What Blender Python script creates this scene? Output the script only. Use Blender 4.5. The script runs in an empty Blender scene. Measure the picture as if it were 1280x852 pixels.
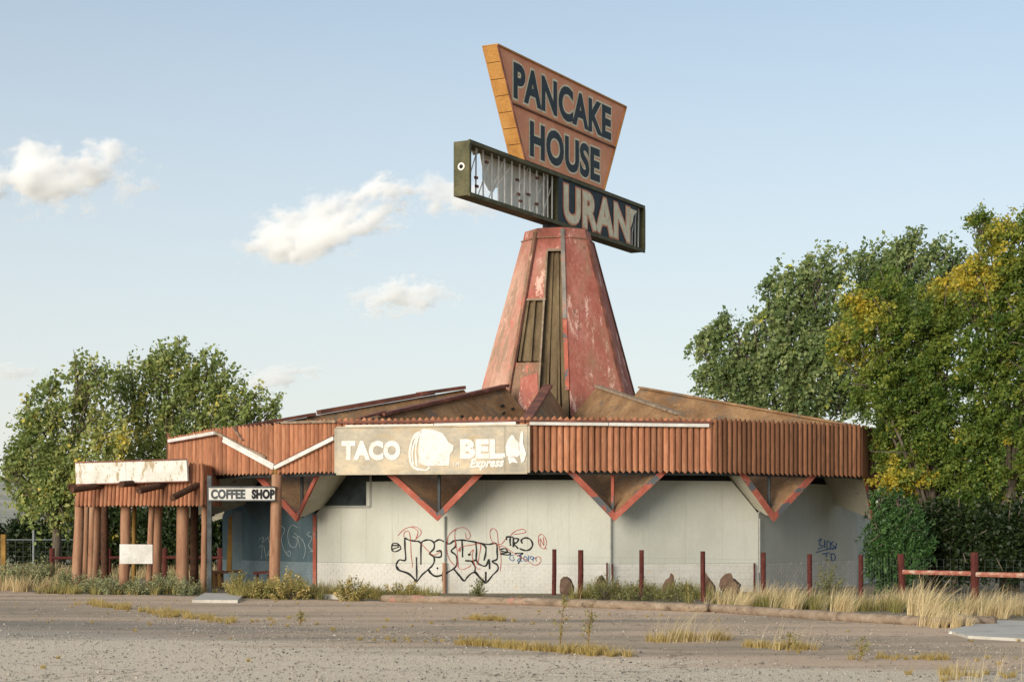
import bpy, math, random
import numpy as np
from mathutils import Vector, Matrix
R = math.radians
random.seed(7); rng = np.random.default_rng(11)
S = bpy.context.scene
C = S.collection

# ------------------------------------------------------------------ camera, light, exposure
F = 2200.0; HZ = 662.0; EYE = 1.6
cd = bpy.data.cameras.new('camera'); cam = bpy.data.objects.new('camera', cd); C.objects.link(cam)
cd.sensor_width = 36; cd.lens = F/1280*36; cd.shift_y = (HZ-426)/1280
cd.clip_start = .1; cd.clip_end = 20000
cam.location = (0, 0, EYE); cam.rotation_euler = (R(90), 0, 0)
S.camera = cam
S.render.resolution_x = 1024; S.render.resolution_y = 681
SUN_AZ, SUN_EL = 34, 14          # degrees to the left of the direction straight behind the camera; height
sdir = Vector((-math.sin(R(SUN_AZ))*math.cos(R(SUN_EL)), -math.cos(R(SUN_AZ))*math.cos(R(SUN_EL)), math.sin(R(SUN_EL))))
ld = bpy.data.lights.new('sun', 'SUN'); sun = bpy.data.objects.new('sun', ld); C.objects.link(sun)
ld.energy = 3.0; ld.angle = R(32.0); ld.color = (1.0, .90, .76)
sun.rotation_euler = sdir.to_track_quat('Z', 'Y').to_euler(); sun.location = (-30, -20, 40)
W = bpy.data.worlds.new('World'); S.world = W; W.use_nodes = True
wn = W.node_tree; bg = wn.nodes['Background']
sky = wn.nodes.new('ShaderNodeTexSky'); sky.sky_type = 'NISHITA'; sky.sun_disc = False
sky.sun_elevation = R(SUN_EL); sky.sun_rotation = R(180+SUN_AZ)
sky.altitude = 1800; sky.air_density = 1.0; sky.dust_density = 2.4; sky.ozone_density = 1.6
veil = wn.nodes.new('ShaderNodeMix'); veil.data_type = 'RGBA'          # thin high haze over the whole sky
veil.inputs[7].default_value = (5.2, 4.35, 4.35, 1)
gen = wn.nodes.new('ShaderNodeTexCoord'); sz = wn.nodes.new('ShaderNodeSeparateXYZ'); vr = wn.nodes.new('ShaderNodeMapRange')
wn.links.new(gen.outputs['Generated'], sz.inputs[0]); wn.links.new(sz.outputs['Z'], vr.inputs[0]); wn.links.new(vr.outputs[0], veil.inputs[0])
vr.inputs[1].default_value = 0; vr.inputs[2].default_value = .30; vr.inputs[3].default_value = .95; vr.inputs[4].default_value = .36
wn.links.new(sky.outputs[0], veil.inputs[6]); tn = wn.nodes.new('ShaderNodeMix'); tn.data_type = 'RGBA'; tn.blend_type = 'MULTIPLY'; tn.inputs[0].default_value = 1; tn.inputs[7].default_value = (.815, .945, .90, 1); wn.links.new(veil.outputs[2], tn.inputs[6]); wn.links.new(tn.outputs[2], bg.inputs[0]); bg.inputs[1].default_value = .145
S.view_settings.view_transform = 'Standard'; S.view_settings.look = 'None'
S.view_settings.gamma = 1; S.view_settings.exposure = .42
S.cycles.volume_bounces = 24; S.cycles.max_bounces = 28

# ------------------------------------------------------------------ helpers
def link(o, parent=None):
    C.objects.link(o)
    if parent is not None: o.parent = parent
    return o
def wloc(o):
    v = Vector((0, 0, 0))
    while o is not None: v += o.location; o = o.parent
    return v
def mesh(name, vs, fs, m=None, mi=None, smooth=False):
    me = bpy.data.meshes.new(name); me.from_pydata([tuple(v) for v in vs], [], fs)
    for x in (m if isinstance(m, (list, tuple)) else [m]):
        if x: me.materials.append(x)
    if mi: me.polygons.foreach_set('material_index', mi)
    if smooth: me.polygons.foreach_set('use_smooth', [True]*len(me.polygons))
    me.update(); return me
def obj(name, vf, m, parent=None, smooth=False, mi=None, kind=None):
    vs, fs = vf
    off = wloc(parent) if parent is not None else Vector((0, 0, 0))
    vs = [Vector(v)-off for v in vs]
    if parent is None and kind is None:       # a single-mesh thing: origin at its base
        xs = [v.x for v in vs]; ys = [v.y for v in vs]
        b = Vector(((min(xs)+max(xs))/2, (min(ys)+max(ys))/2, min(v.z for v in vs)))
        vs = [v-b for v in vs]
    else: b = Vector((0, 0, 0))
    o = bpy.data.objects.new(name, mesh(name, vs, fs, m, mi, smooth)); link(o, parent); o.location = b
    if kind: o['kind'] = kind
    return o
def tag(o, label, cat, group=None):
    o['label'] = label; o['category'] = cat
    if group: o['group'] = group
    return o
def thing(name, label, cat, loc, group=None):
    o = bpy.data.objects.new(name, None); link(o); o.location = loc; o.empty_display_size = .3
    return tag(o, label, cat, group)
def P(px, py, D): return Vector(((px-640)/F*D, D, EYE+(HZ-py)/F*D))
def PZ(px, D, z): return Vector(((px-640)/F*D, D, z))
def GD(py): return EYE*F/(py-HZ)
def PG(px, py): return PZ(px, GD(py), 0)
def onplane(px, py, a, b, off=0.0):
    """point where the sight line through a photo pixel meets the upright plane through a and b (offset toward the camera)"""
    a = Vector((a[0], a[1])); b = Vector((b[0], b[1])); d = (b-a).normalized(); n = Vector((d.y, -d.x))
    if n.dot(-a) < 0: n = -n
    a = a+n*off
    r = Vector(((px-640)/F, 1.0)); t = a.dot(n)/r.dot(n)
    return Vector((r.x*t, t, EYE+(HZ-py)/F*t))
def join(parts):
    vs, fs = [], []
    for v, f in parts:
        k = len(vs); vs += list(v); fs += [tuple(i+k for i in q) for q in f]
    return vs, fs
BF = [(0,3,2,1), (4,5,6,7), (0,1,5,4), (1,2,6,5), (2,3,7,6), (3,0,4,7)]
def box(x0, x1, y0, y1, z0, z1):
    return [Vector(p) for p in ((x0,y0,z0),(x1,y0,z0),(x1,y1,z0),(x0,y1,z0),(x0,y0,z1),(x1,y0,z1),(x1,y1,z1),(x0,y1,z1))], BF
def bar(p, q, w, h, up=(0,0,1)):
    p = Vector(p); q = Vector(q); d = (q-p).normalized(); s = d.cross(Vector(up)).normalized()*w/2; u = s.cross(d).normalized()*h/2
    return [p-s-u, p+s-u, p+s+u, p-s+u, q-s-u, q+s-u, q+s+u, q-s+u], BF
def tube(pts, rad, n=8, caps=True):
    pts = [Vector(p) for p in pts]; rs = rad if isinstance(rad, (list, tuple)) else [rad]*len(pts)
    vs, fs = [], []
    for i, p in enumerate(pts):
        d = (pts[min(i+1, len(pts)-1)]-pts[max(i-1, 0)]).normalized()
        a = d.cross(Vector((0, 0, 1)) if abs(d.z) < .9 else Vector((0, 1, 0))).normalized(); b = d.cross(a)
        for k in range(n):
            t = 2*math.pi*k/n; vs.append(p+(a*math.cos(t)+b*math.sin(t))*rs[i])
    for i in range(len(pts)-1):
        for k in range(n):
            fs.append((i*n+k, i*n+(k+1) % n, (i+1)*n+(k+1) % n, (i+1)*n+k))
    if caps: fs += [tuple(range(n))[::-1], tuple(range((len(pts)-1)*n, len(pts)*n))]
    return vs, fs
def slab(poly, dn):
    """a polygon given thickness by the vector dn"""
    n = len(poly); dn = Vector(dn); a = [Vector(p) for p in poly]
    vs = a+[p+dn for p in a]
    fs = [tuple(range(n)), tuple(range(2*n-1, n-1, -1))]+[(i, i+n, (i+1) % n+n, (i+1) % n) for i in range(n)]
    return vs, fs
def log(p, q, r, n=10, wob=.05, seg=6, taper=.9):
    p = Vector(p); q = Vector(q); pts = []; rs = []
    for i in range(seg+1):
        t = i/seg; pts.append(p.lerp(q, t)+Vector((random.uniform(-1, 1), random.uniform(-1, 1), 0))*r*wob)
        rs.append(r*(1+(taper-1)*t)*(1+random.uniform(-1, 1)*wob))
    return tube(pts, rs, n)

# ------------------------------------------------------------------ materials
def nt(name):
    m = bpy.data.materials.new(name); m.use_nodes = True; t = m.node_tree
    return m, t, t.nodes['Principled BSDF']
def N(t, typ, **kw):
    n = t.nodes.new(typ)
    for k, v in kw.items(): setattr(n, k, v)
    return n
def ramp(t, fac, stops):
    r = N(t, 'ShaderNodeValToRGB'); e = r.color_ramp.elements
    while len(e) > 1: e.remove(e[-1])
    e[0].position = stops[0][0]; e[0].color = stops[0][1]+(1,) if len(stops[0][1]) == 3 else stops[0][1]
    for p, c in stops[1:]:
        x = e.new(p); x.color = tuple(c)+(1,) if len(c) == 3 else c
    t.links.new(fac, r.inputs[0]); return r.outputs[0]
def noise(t, vec, scale, detail=6, rough=.6, dist=0):
    n = N(t, 'ShaderNodeTexNoise'); n.inputs['Scale'].default_value = scale; n.inputs['Detail'].default_value = detail
    n.inputs['Roughness'].default_value = rough; n.inputs['Distortion'].default_value = dist
    t.links.new(vec, n.inputs['Vector']); return n.outputs['Fac']
def coord(t, stretch=(1,1,1), space='Position', rnd=False, rot=(0,0,0)):
    if space == 'Position': g = N(t, 'ShaderNodeNewGeometry').outputs['Position']
    else: g = N(t, 'ShaderNodeTexCoord').outputs['Object']
    mp = N(t, 'ShaderNodeMapping'); mp.inputs['Scale'].default_value = stretch; mp.inputs['Rotation'].default_value = rot
    t.links.new(g, mp.inputs['Vector'])
    if rnd:
        oi = N(t, 'ShaderNodeObjectInfo'); ml = N(t, 'ShaderNodeMath', operation='MULTIPLY'); ml.inputs[1].default_value = 50
        t.links.new(oi.outputs['Random'], ml.inputs[0]); t.links.new(ml.outputs[0], mp.inputs['Location'])
    return mp.outputs[0]
def mix(t, a, b, fac, mode='MIX'):
    m = N(t, 'ShaderNodeMix', data_type='RGBA', blend_type=mode)
    for s, v in ((m.inputs[0], fac), (m.inputs[6], a), (m.inputs[7], b)):
        if hasattr(v, 'is_linked'): t.links.new(v, s)
        elif isinstance(v, (int, float)): s.default_value = v
        else: s.default_value = tuple(v)+(1,)
    return m.outputs[2]
def bump(t, bs, h, strength=.4, dist=.02):
    b = N(t, 'ShaderNodeBump'); b.inputs['Strength'].default_value = strength; b.inputs['Distance'].default_value = dist
    t.links.new(h, b.inputs['Height']); t.links.new(b.outputs[0], bs.inputs['Normal'])
def mat(name, stops, scale=3, stretch=(1,1,1), rough=.85, bs_=.4, bd=.02, fine=40, finefac=.25, rnd=False, space='Position', spots=None, metal=0, rndval=0):
    m, t, b = nt(name); v = coord(t, stretch, space, rnd)
    f = noise(t, v, scale); col = ramp(t, f, stops)
    f2 = noise(t, v, fine, 4); g = ramp(t, f2, [(.3, (.45,)*3), (.7, (1.0,)*3)])
    col = mix(t, col, g, finefac, 'MULTIPLY')
    if spots:                                  # (scale, lo, hi, colour, stretch)
        for sc, lo, hi, c, st, *rg in spots:
            s = noise(t, coord(t, st, space, rnd), sc, 10, rg[0] if rg else .65); col = mix(t, col, c, ramp(t, s, [(lo, (0,0,0)), (hi, (1,1,1))]))
    if rndval:
        oi = N(t, 'ShaderNodeObjectInfo'); mr = N(t, 'ShaderNodeMapRange'); mr.inputs[3].default_value = 1-rndval; mr.inputs[4].default_value = 1+rndval*.4
        t.links.new(oi.outputs['Random'], mr.inputs[0]); cc = N(t, 'ShaderNodeCombineColor')
        for i in range(3): t.links.new(mr.outputs[0], cc.inputs[i])
        col = mix(t, col, cc.outputs[0], 1.0, 'MULTIPLY')
    t.links.new(col, b.inputs['Base Color']); b.inputs['Roughness'].default_value = rough; b.inputs['Metallic'].default_value = metal
    b.inputs['Specular IOR Level'].default_value = .25
    bump(t, b, f2, bs_, bd)
    return m
M = {}
M['fascia'] = mat('red_stained_log', [(.25, (0.37,0.147,0.0767)), (.55, (0.518,0.226,0.121)), (.8, (0.615,0.326,0.193))], 2.2, (3,3,.7), fine=9, finefac=.6, rnd=True, space='Object', rndval=.38,
                  spots=[(4, .60, .70, (.30,.13,.08), (2,2,.5)), (6, .67, .70, (.10,.05,.03), (3,3,1.2)), (9, .66, .74, (.66,.42,.31), (2,2,.4))], bd=.012)
M['fascia_shaded'] = mat('shaded_side_log', [(.25, (0.196,0.083,0.0419)), (.6, (0.294,0.132,0.0679)), (.85, (0.373,0.202,0.112))], 2.2, (3,3,.7), fine=9, finefac=.5, rnd=True, space='Object', rndval=.45,  # same red logs, with the shade of the faces turned from the sun coloured in
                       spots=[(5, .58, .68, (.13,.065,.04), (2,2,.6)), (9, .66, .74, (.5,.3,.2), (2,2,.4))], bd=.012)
M['post'] = mat('red_painted_log', [(.2, (0.235,0.114,0.0677)), (.5, (0.397,0.208,0.123)), (.8, (0.469,0.313,0.198))], 2.5, (4,4,.5), fine=14, finefac=.5, bd=.02,
                spots=[(6, .64, .7, (.10,.05,.035), (3,3,.6))])
M['fence_red'] = mat('dark_red_fence_paint', [(.2, (0.044,0.012,0.0096)), (.55, (0.11,0.027,0.021)), (.8, (0.165,0.06,0.042))], 5, (3,3,.8), fine=20, finefac=.5,
                     spots=[(9, .66, .72, (.40,.28,.22), (2,2,1))])
M['rail'] = mat('weathered_red_rail', [(.3, (.28,.07,.05)), (.5, (.42,.16,.11)), (.65, (.55,.40,.30))], 3, (.6,3,3), fine=20, finefac=.4)
M['viga'] = mat('dark_brown_log', [(.3, (.05,.024,.014)), (.7, (.13,.06,.034))], 4, (2,2,2), fine=20, finefac=.5)
M['wall'] = mat('off_white_wall_paint', [(.25, (0.444,0.445,0.387)), (.5, (0.54,0.546,0.484)), (.8, (0.587,0.595,0.533))], .55, (1,1,.5), fine=22, finefac=.14, bd=.006,
                spots=[(1.1, .58, .80, (.52,.505,.45), (1,1,.8)), (2.6, .55, .72, (.46,.44,.37), (5,5,.22), .7), (7, .62, .72, (.50,.46,.37), (2,2,.5), .75), (14, .70, .73, (.36,.31,.22), (1,1,1)), (30, .72, .75, (.42,.38,.30), (1,1,1))])
M['brickwhite'] = mat('white_painted_brick', [(.25, (0.49,0.469,0.417)), (.5, (0.592,0.575,0.528)), (.8, (0.648,0.631,0.597))], 1.2, (1,1,1), fine=16, finefac=.2,
                      spots=[(2.2, .62, .70, (.58,.44,.27), (1,1,1.5)), (7, .70, .74, (.44,.30,.2), (1,1,1))])
M['blue'] = mat('blue_grey_wall_paint', [(.25, (0.0527,0.0868,0.105)), (.6, (0.0868,0.133,0.155)), (.85, (0.136,0.18,0.192))], 1.2, (1,1,.6), fine=20, finefac=.3)  # blue-grey paint, darkened to carry the shade over the entrance wall
M['bluepale'] = mat('pale_blue_brick_paint', [(.25, (0.12,0.168,0.192)), (.6, (0.18,0.234,0.258)), (.85, (0.228,0.276,0.288))], 1.2, fine=20, finefac=.3)
M['dark'] = mat('dark_recess', [(.3, (.012,.014,.014)), (.7, (.03,.033,.032))], 2)
M['roof'] = mat('weathered_brown_roof', [(.25, (0.171,0.0925,0.0452)), (.5, (0.312,0.179,0.0886)), (.75, (0.437,0.276,0.145))], 1.4, (1,1,1), fine=14, finefac=.55, bd=.02,
                spots=[(1.1, .52, .62, (.15,.115,.085), (1,1,1), .75), (2.4, .60, .66, (.40,.27,.17), (1,1,1), .8), (9, .70, .73, (.025,.02,.018), (1,1,1))])
M['soffit'] = mat('cream_soffit', [(.25, (.36,.33,.25)), (.6, (.56,.53,.43)), (.85, (.64,.61,.52))], 1.5, fine=18, finefac=.25,
                  spots=[(3, .62, .7, (.24,.17,.11), (1,1,1))])
M['edge'] = mat('peeling_red_board', [(.2, (0.296,0.0715,0.0475)), (.55, (0.462,0.132,0.0889)), (.8, (0.536,0.264,0.202))], 3, fine=20, finefac=.35,
                spots=[(2.0, .56, .58, (.115,.12,.125), (1,1,1)), (8, .70, .73, (.35,.27,.2), (1,1,1))])
M['cap'] = mat('rusted_dark_flashing', [(.25, (0.0825,0.048,0.039)), (.5, (0.195,0.075,0.0525)), (.75, (0.36,0.15,0.105))], 2, fine=24, finefac=.5, rough=.7)
M['tower'] = mat('peeling_pink_red_panel', [(.22, (0.266,0.0882,0.0606)), (.45, (0.452,0.145,0.106)), (.62, (0.551,0.227,0.176)), (.8, (0.63,0.403,0.303))], 1.6, (1,1,.55), fine=12, finefac=.5, bd=.02,
                 spots=[(.8, .50, .62, (.36,.19,.12), (1.5,1.5,.45), .8), (3.4, .56, .60, (.34,.12,.10), (1.2,1.2,.5), .85), (1.6, .56, .58, (.72,.44,.36), (1.6,1.6,.45), .82), (2.6, .60, .615, (.21,.13,.095), (1.4,1.4,.5), .8), (3.1, .605, .62, (.66,.30,.24), (1,1,.6), .85), (1.9, .66, .675, (.13,.14,.15), (1.5,1.5,.5), .8)])
M['tower_left'] = mat('sun_bleached_panel', [(.25, (0.42,0.194,0.14)), (.5, (0.6,0.324,0.238)), (.75, (0.66,0.432,0.335))], 1.3, (1,1,.5), fine=10, finefac=.4, bd=.02,
                      spots=[(1.2, .52, .56, (.36,.23,.16), (1.5,1.5,.4), .8), (2, .57, .59, (.60,.18,.13), (1.6,1.6,.35), .82), (3, .6, .62, (.74,.52,.43), (1,1,.5), .85)])
M['tower_worn'] = mat('worn_brown_panel', [(.25, (.17,.09,.055)), (.5, (.28,.16,.10)), (.75, (.37,.23,.155))], 1.4, (1,1,.5), fine=14, finefac=.5, bd=.02,
                      spots=[(1.4, .55, .57, (.55,.18,.13), (1.5,1.5,.35), .8), (3, .58, .60, (.62,.36,.28), (2,2,.4), .82)])
M['channel'] = mat('olive_brown_channel_board', [(.2, (.065,.045,.024)), (.5, (.17,.12,.065)), (.8, (.27,.20,.11))], 1.6, (2,2,.35), fine=12, finefac=.5)
M['blueedge'] = mat('grey_blue_flashing', [(.3, (0.164,0.154,0.143)), (.55, (0.29,0.251,0.216)), (.75, (0.529,0.194,0.138))], 3, (1,1,.6), fine=20, finefac=.3)
M['orange'] = mat('faded_terracotta_sign', [(.2, (0.643,0.245,0.136)), (.5, (0.835,0.344,0.182)), (.8, (0.92,0.471,0.271))], 1.3, (1,1,.7), fine=10, finefac=.22, rough=.6,
                  spots=[(5, .68, .74, (.33,.15,.09), (2,2,.6))])
M['yellow'] = mat('ochre_sign_edge', [(.2, (.36,.16,.045)), (.5, (.55,.27,.075)), (.8, (.62,.34,.11))], 2, fine=16, finefac=.35, rough=.6,
                  spots=[(5, .66, .70, (.16,.07,.03), (1,1,1))])
M['navy'] = mat('faded_navy_paint', [(.25, (.016,.026,.035)), (.75, (.04,.058,.07))], 3, fine=20, finefac=.3, rough=.6)
M['cream'] = mat('cream_letter_paint', [(.25, (0.694,0.555,0.374)), (.6, (0.92,0.833,0.596)), (.85, (0.92,0.92,0.75))], 4, fine=20, finefac=.3, rough=.6)
M['olive'] = mat('olive_rusted_metal', [(.2, (.045,.045,.022)), (.5, (.11,.105,.05)), (.75, (.19,.16,.085))], 2.5, fine=16, finefac=.45, rough=.65,
                 spots=[(4, .64, .68, (.035,.03,.025), (1,1,1)), (6, .68, .72, (.25,.10,.04), (1,1,1))])
M['inner'] = mat('grey_white_sign_liner', [(.2, (0.538,0.484,0.394)), (.5, (0.92,0.879,0.772)), (.8, (0.92,0.92,0.92))], 2, (2,2,.5), fine=14, finefac=.35,
                 spots=[(3, .62, .66, (.24,.15,.08), (2,2,.4))])
M['metalwhite'] = mat('white_painted_metal', [(.25, (.55,.52,.46)), (.6, (.76,.74,.69)), (.85, (.82,.80,.76))], 3, fine=18, finefac=.25, rough=.5,
                      spots=[(5, .67, .70, (.30,.18,.11), (1,1,1))])
M['tacobg'] = mat('stained_beige_sign_face', [(.3, (0.354,0.318,0.252)), (.5, (0.499,0.442,0.345)), (.68, (0.71,0.571,0.389))], 1.1, (1,1,1.3), fine=9, finefac=.35, rough=.6,
                  spots=[(1.5, .52, .68, (.47,.36,.22), (.8,1,2.2)), (3.5, .62, .72, (.24,.21,.17), (1.6,1,.5)), (12, .71, .74, (.27,.19,.11), (1,1,1))])
M['white'] = mat('white_paint', [(.25, (.70,.68,.63)), (.6, (.83,.82,.79)), (.85, (.86,.85,.83))], 5, fine=20, finefac=.1, rough=.6)
M['signwhite'] = mat('patchy_white_lettering', [(.25, (.66,.62,.54)), (.5, (.80,.77,.71)), (.85, (.84,.82,.78))], 5, fine=20, finefac=.15, rough=.6,
                     spots=[(4.5, .595, .62, (.50,.43,.33), (1,1,1), .8)])
M['whiteboard'] = mat('peeling_white_board', [(.3, (.60,.56,.48)), (.6, (.76,.73,.67)), (.85, (.80,.78,.74))], 2, fine=18, finefac=.2,
                      spots=[(3.2, .53, .60, (.42,.34,.22), (1.6,1.6,.7)), (11, .60, .66, (.33,.26,.17), (1.5,1.5,.8))])
M['black'] = mat('black_paint', [(.3, (.012,.012,.013)), (.7, (.03,.03,.03))], 8, fine=30)
M['spray_red'] = mat('red_spray_paint', [(.3, (.42,.075,.06)), (.7, (.52,.13,.10))], 8)
M['spray_blue'] = mat('blue_spray_paint', [(.3, (.035,.10,.27)), (.7, (.07,.17,.38))], 8)
M['chalk'] = mat('chalk_white_scrawl', [(.3, (.35,.42,.44)), (.7, (.50,.57,.58))], 8)
M['steel'] = mat('dull_dark_steel', [(.25, (.035,.04,.042)), (.7, (.10,.11,.115))], 4, fine=20, rough=.55, metal=.2)
M['pipe'] = mat('grey_conduit', [(.25, (.24,.25,.23)), (.7, (.38,.38,.35))], 4, fine=20, rough=.5)
M['galv'] = mat('pale_galvanised_wire', [(.3, (0.132,0.15,0.156)), (.7, (0.216,0.234,0.24))], 4, rough=.45, metal=.3)
M['wood'] = mat('grey_weathered_timber', [(.2, (0.149,0.103,0.069)), (.5, (0.31,0.23,0.161)), (.8, (0.46,0.368,0.276))], 2, (.7,3,3), fine=12, finefac=.5, bd=.03,
                spots=[(2.2, .58, .68, (.40,.20,.15), (1,1,1)), (5, .6, .68, (.12,.085,.06), (.6,1,1))])
M['concrete'] = mat('pale_concrete', [(.2, (0.378,0.351,0.304)), (.5, (0.54,0.506,0.446)), (.8, (0.634,0.601,0.54))], 1.8, fine=25, finefac=.3, bd=.01,
                    spots=[(4, .62, .68, (.22,.19,.15), (1,1,1))])
M['rock'] = mat('brown_sandstone', [(.2, (0.072,0.0415,0.027)), (.5, (0.144,0.0863,0.0574)), (.8, (0.198,0.128,0.0878))], 5, fine=16, finefac=.4, bd=.03)
M['bark'] = mat('grey_brown_bark', [(.2, (.07,.055,.04)), (.5, (.15,.12,.09)), (.8, (.24,.20,.16))], 3, (3,3,.6), fine=14, finefac=.5, bd=.03)
M['mustard'] = mat('mustard_wood', [(.3, (.22,.12,.03)), (.7, (.38,.22,.06))], 3, fine=16, finefac=.4)
def glassmat():
    m, t, b = nt('dusty_dark_glass'); f = noise(t, coord(t), 1.5)
    t.links.new(ramp(t, f, [(.3, (.012,.017,.02)), (.75, (.05,.065,.07))]), b.inputs['Base Color'])
    b.inputs['Roughness'].default_value = .22; return m
M['glass'] = glassmat()
def leafmat(name, stops, trans=.45):
    m = bpy.data.materials.new(name); m.use_nodes = True; t = m.node_tree
    for n in list(t.nodes): t.nodes.remove(n)
    a = N(t, 'ShaderNodeAttribute'); a.attribute_name = 'tint'
    col = ramp(t, a.outputs['Fac'], stops)
    p = N(t, 'ShaderNodeBsdfPrincipled'); p.inputs['Roughness'].default_value = .5; p.inputs['Specular IOR Level'].default_value = .35
    tr = N(t, 'ShaderNodeBsdfTranslucent'); mx = N(t, 'ShaderNodeMixShader'); mx.inputs[0].default_value = trans
    o = N(t, 'ShaderNodeOutputMaterial')
    t.links.new(col, p.inputs['Base Color']); t.links.new(col, tr.inputs['Color'])
    t.links.new(p.outputs[0], mx.inputs[1]); t.links.new(tr.outputs[0], mx.inputs[2]); t.links.new(mx.outputs[0], o.inputs[0]); return m
G0, G1, G2 = (.030,.062,.014), (.070,.115,.026), (.13,.17,.045)
M['leaf_cotton'] = leafmat('cottonwood_leaf', [(0, (0.155,0.219,0.0644)), (.5, (0.329,0.393,0.124)), (.86, (0.585,0.553,0.205)), (.93, (0.889,0.749,0.146)), (1, (0.889,0.749,0.176))])
M['leaf_poplar'] = leafmat('grey_green_poplar_leaf', [(0, (0.116,0.185,0.0663)), (.5, (0.25,0.325,0.12)), (.92, (0.531,0.555,0.239)), (1, (0.92,0.894,0.166))])
M['leaf_elm'] = leafmat('elm_leaf', [(0, (0.085,0.154,0.027)), (.35, (0.181,0.258,0.0495)), (.6, (0.29,0.34,0.063)), (.82, (0.47,0.433,0.0675)), (1, (0.62,0.494,0.063))], .5)
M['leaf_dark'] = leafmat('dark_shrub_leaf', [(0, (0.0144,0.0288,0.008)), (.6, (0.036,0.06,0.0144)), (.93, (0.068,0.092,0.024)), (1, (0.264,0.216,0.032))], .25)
M['leaf_juniper'] = leafmat('juniper_spray', [(0, (0.0238,0.0578,0.017)), (.6, (0.0544,0.122,0.0306)), (1, (0.102,0.187,0.051))], .15)
M['leaf_sage'] = leafmat('sage_leaf', [(0, (0.157,0.166,0.0789)), (.5, (0.299,0.316,0.157)), (.8, (0.439,0.439,0.229)), (1, (0.702,0.597,0.194))], .25)
M['leaf_weedy'] = leafmat('yellow_green_bush_leaf', [(0, (.10,.12,.04)), (.5, (.22,.22,.085)), (.8, (.36,.32,.12)), (1, (.52,.42,.14))], .3)
M['straw'] = leafmat('straw_grass', [(0, (0.27,0.189,0.081)), (.5, (0.567,0.432,0.216)), (1, (0.837,0.702,0.432))], .3)
M['weed'] = leafmat('green_straw_weed', [(0, (0.145,0.162,0.0486)), (.4, (0.308,0.276,0.0892)), (.7, (0.583,0.438,0.162)), (1, (0.842,0.648,0.292))], .3)
M['lowgrass'] = leafmat('dry_yellow_grass', [(0, (0.23,0.162,0.0473)), (.5, (0.459,0.338,0.108)), (1, (0.729,0.581,0.27))], .3)

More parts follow.
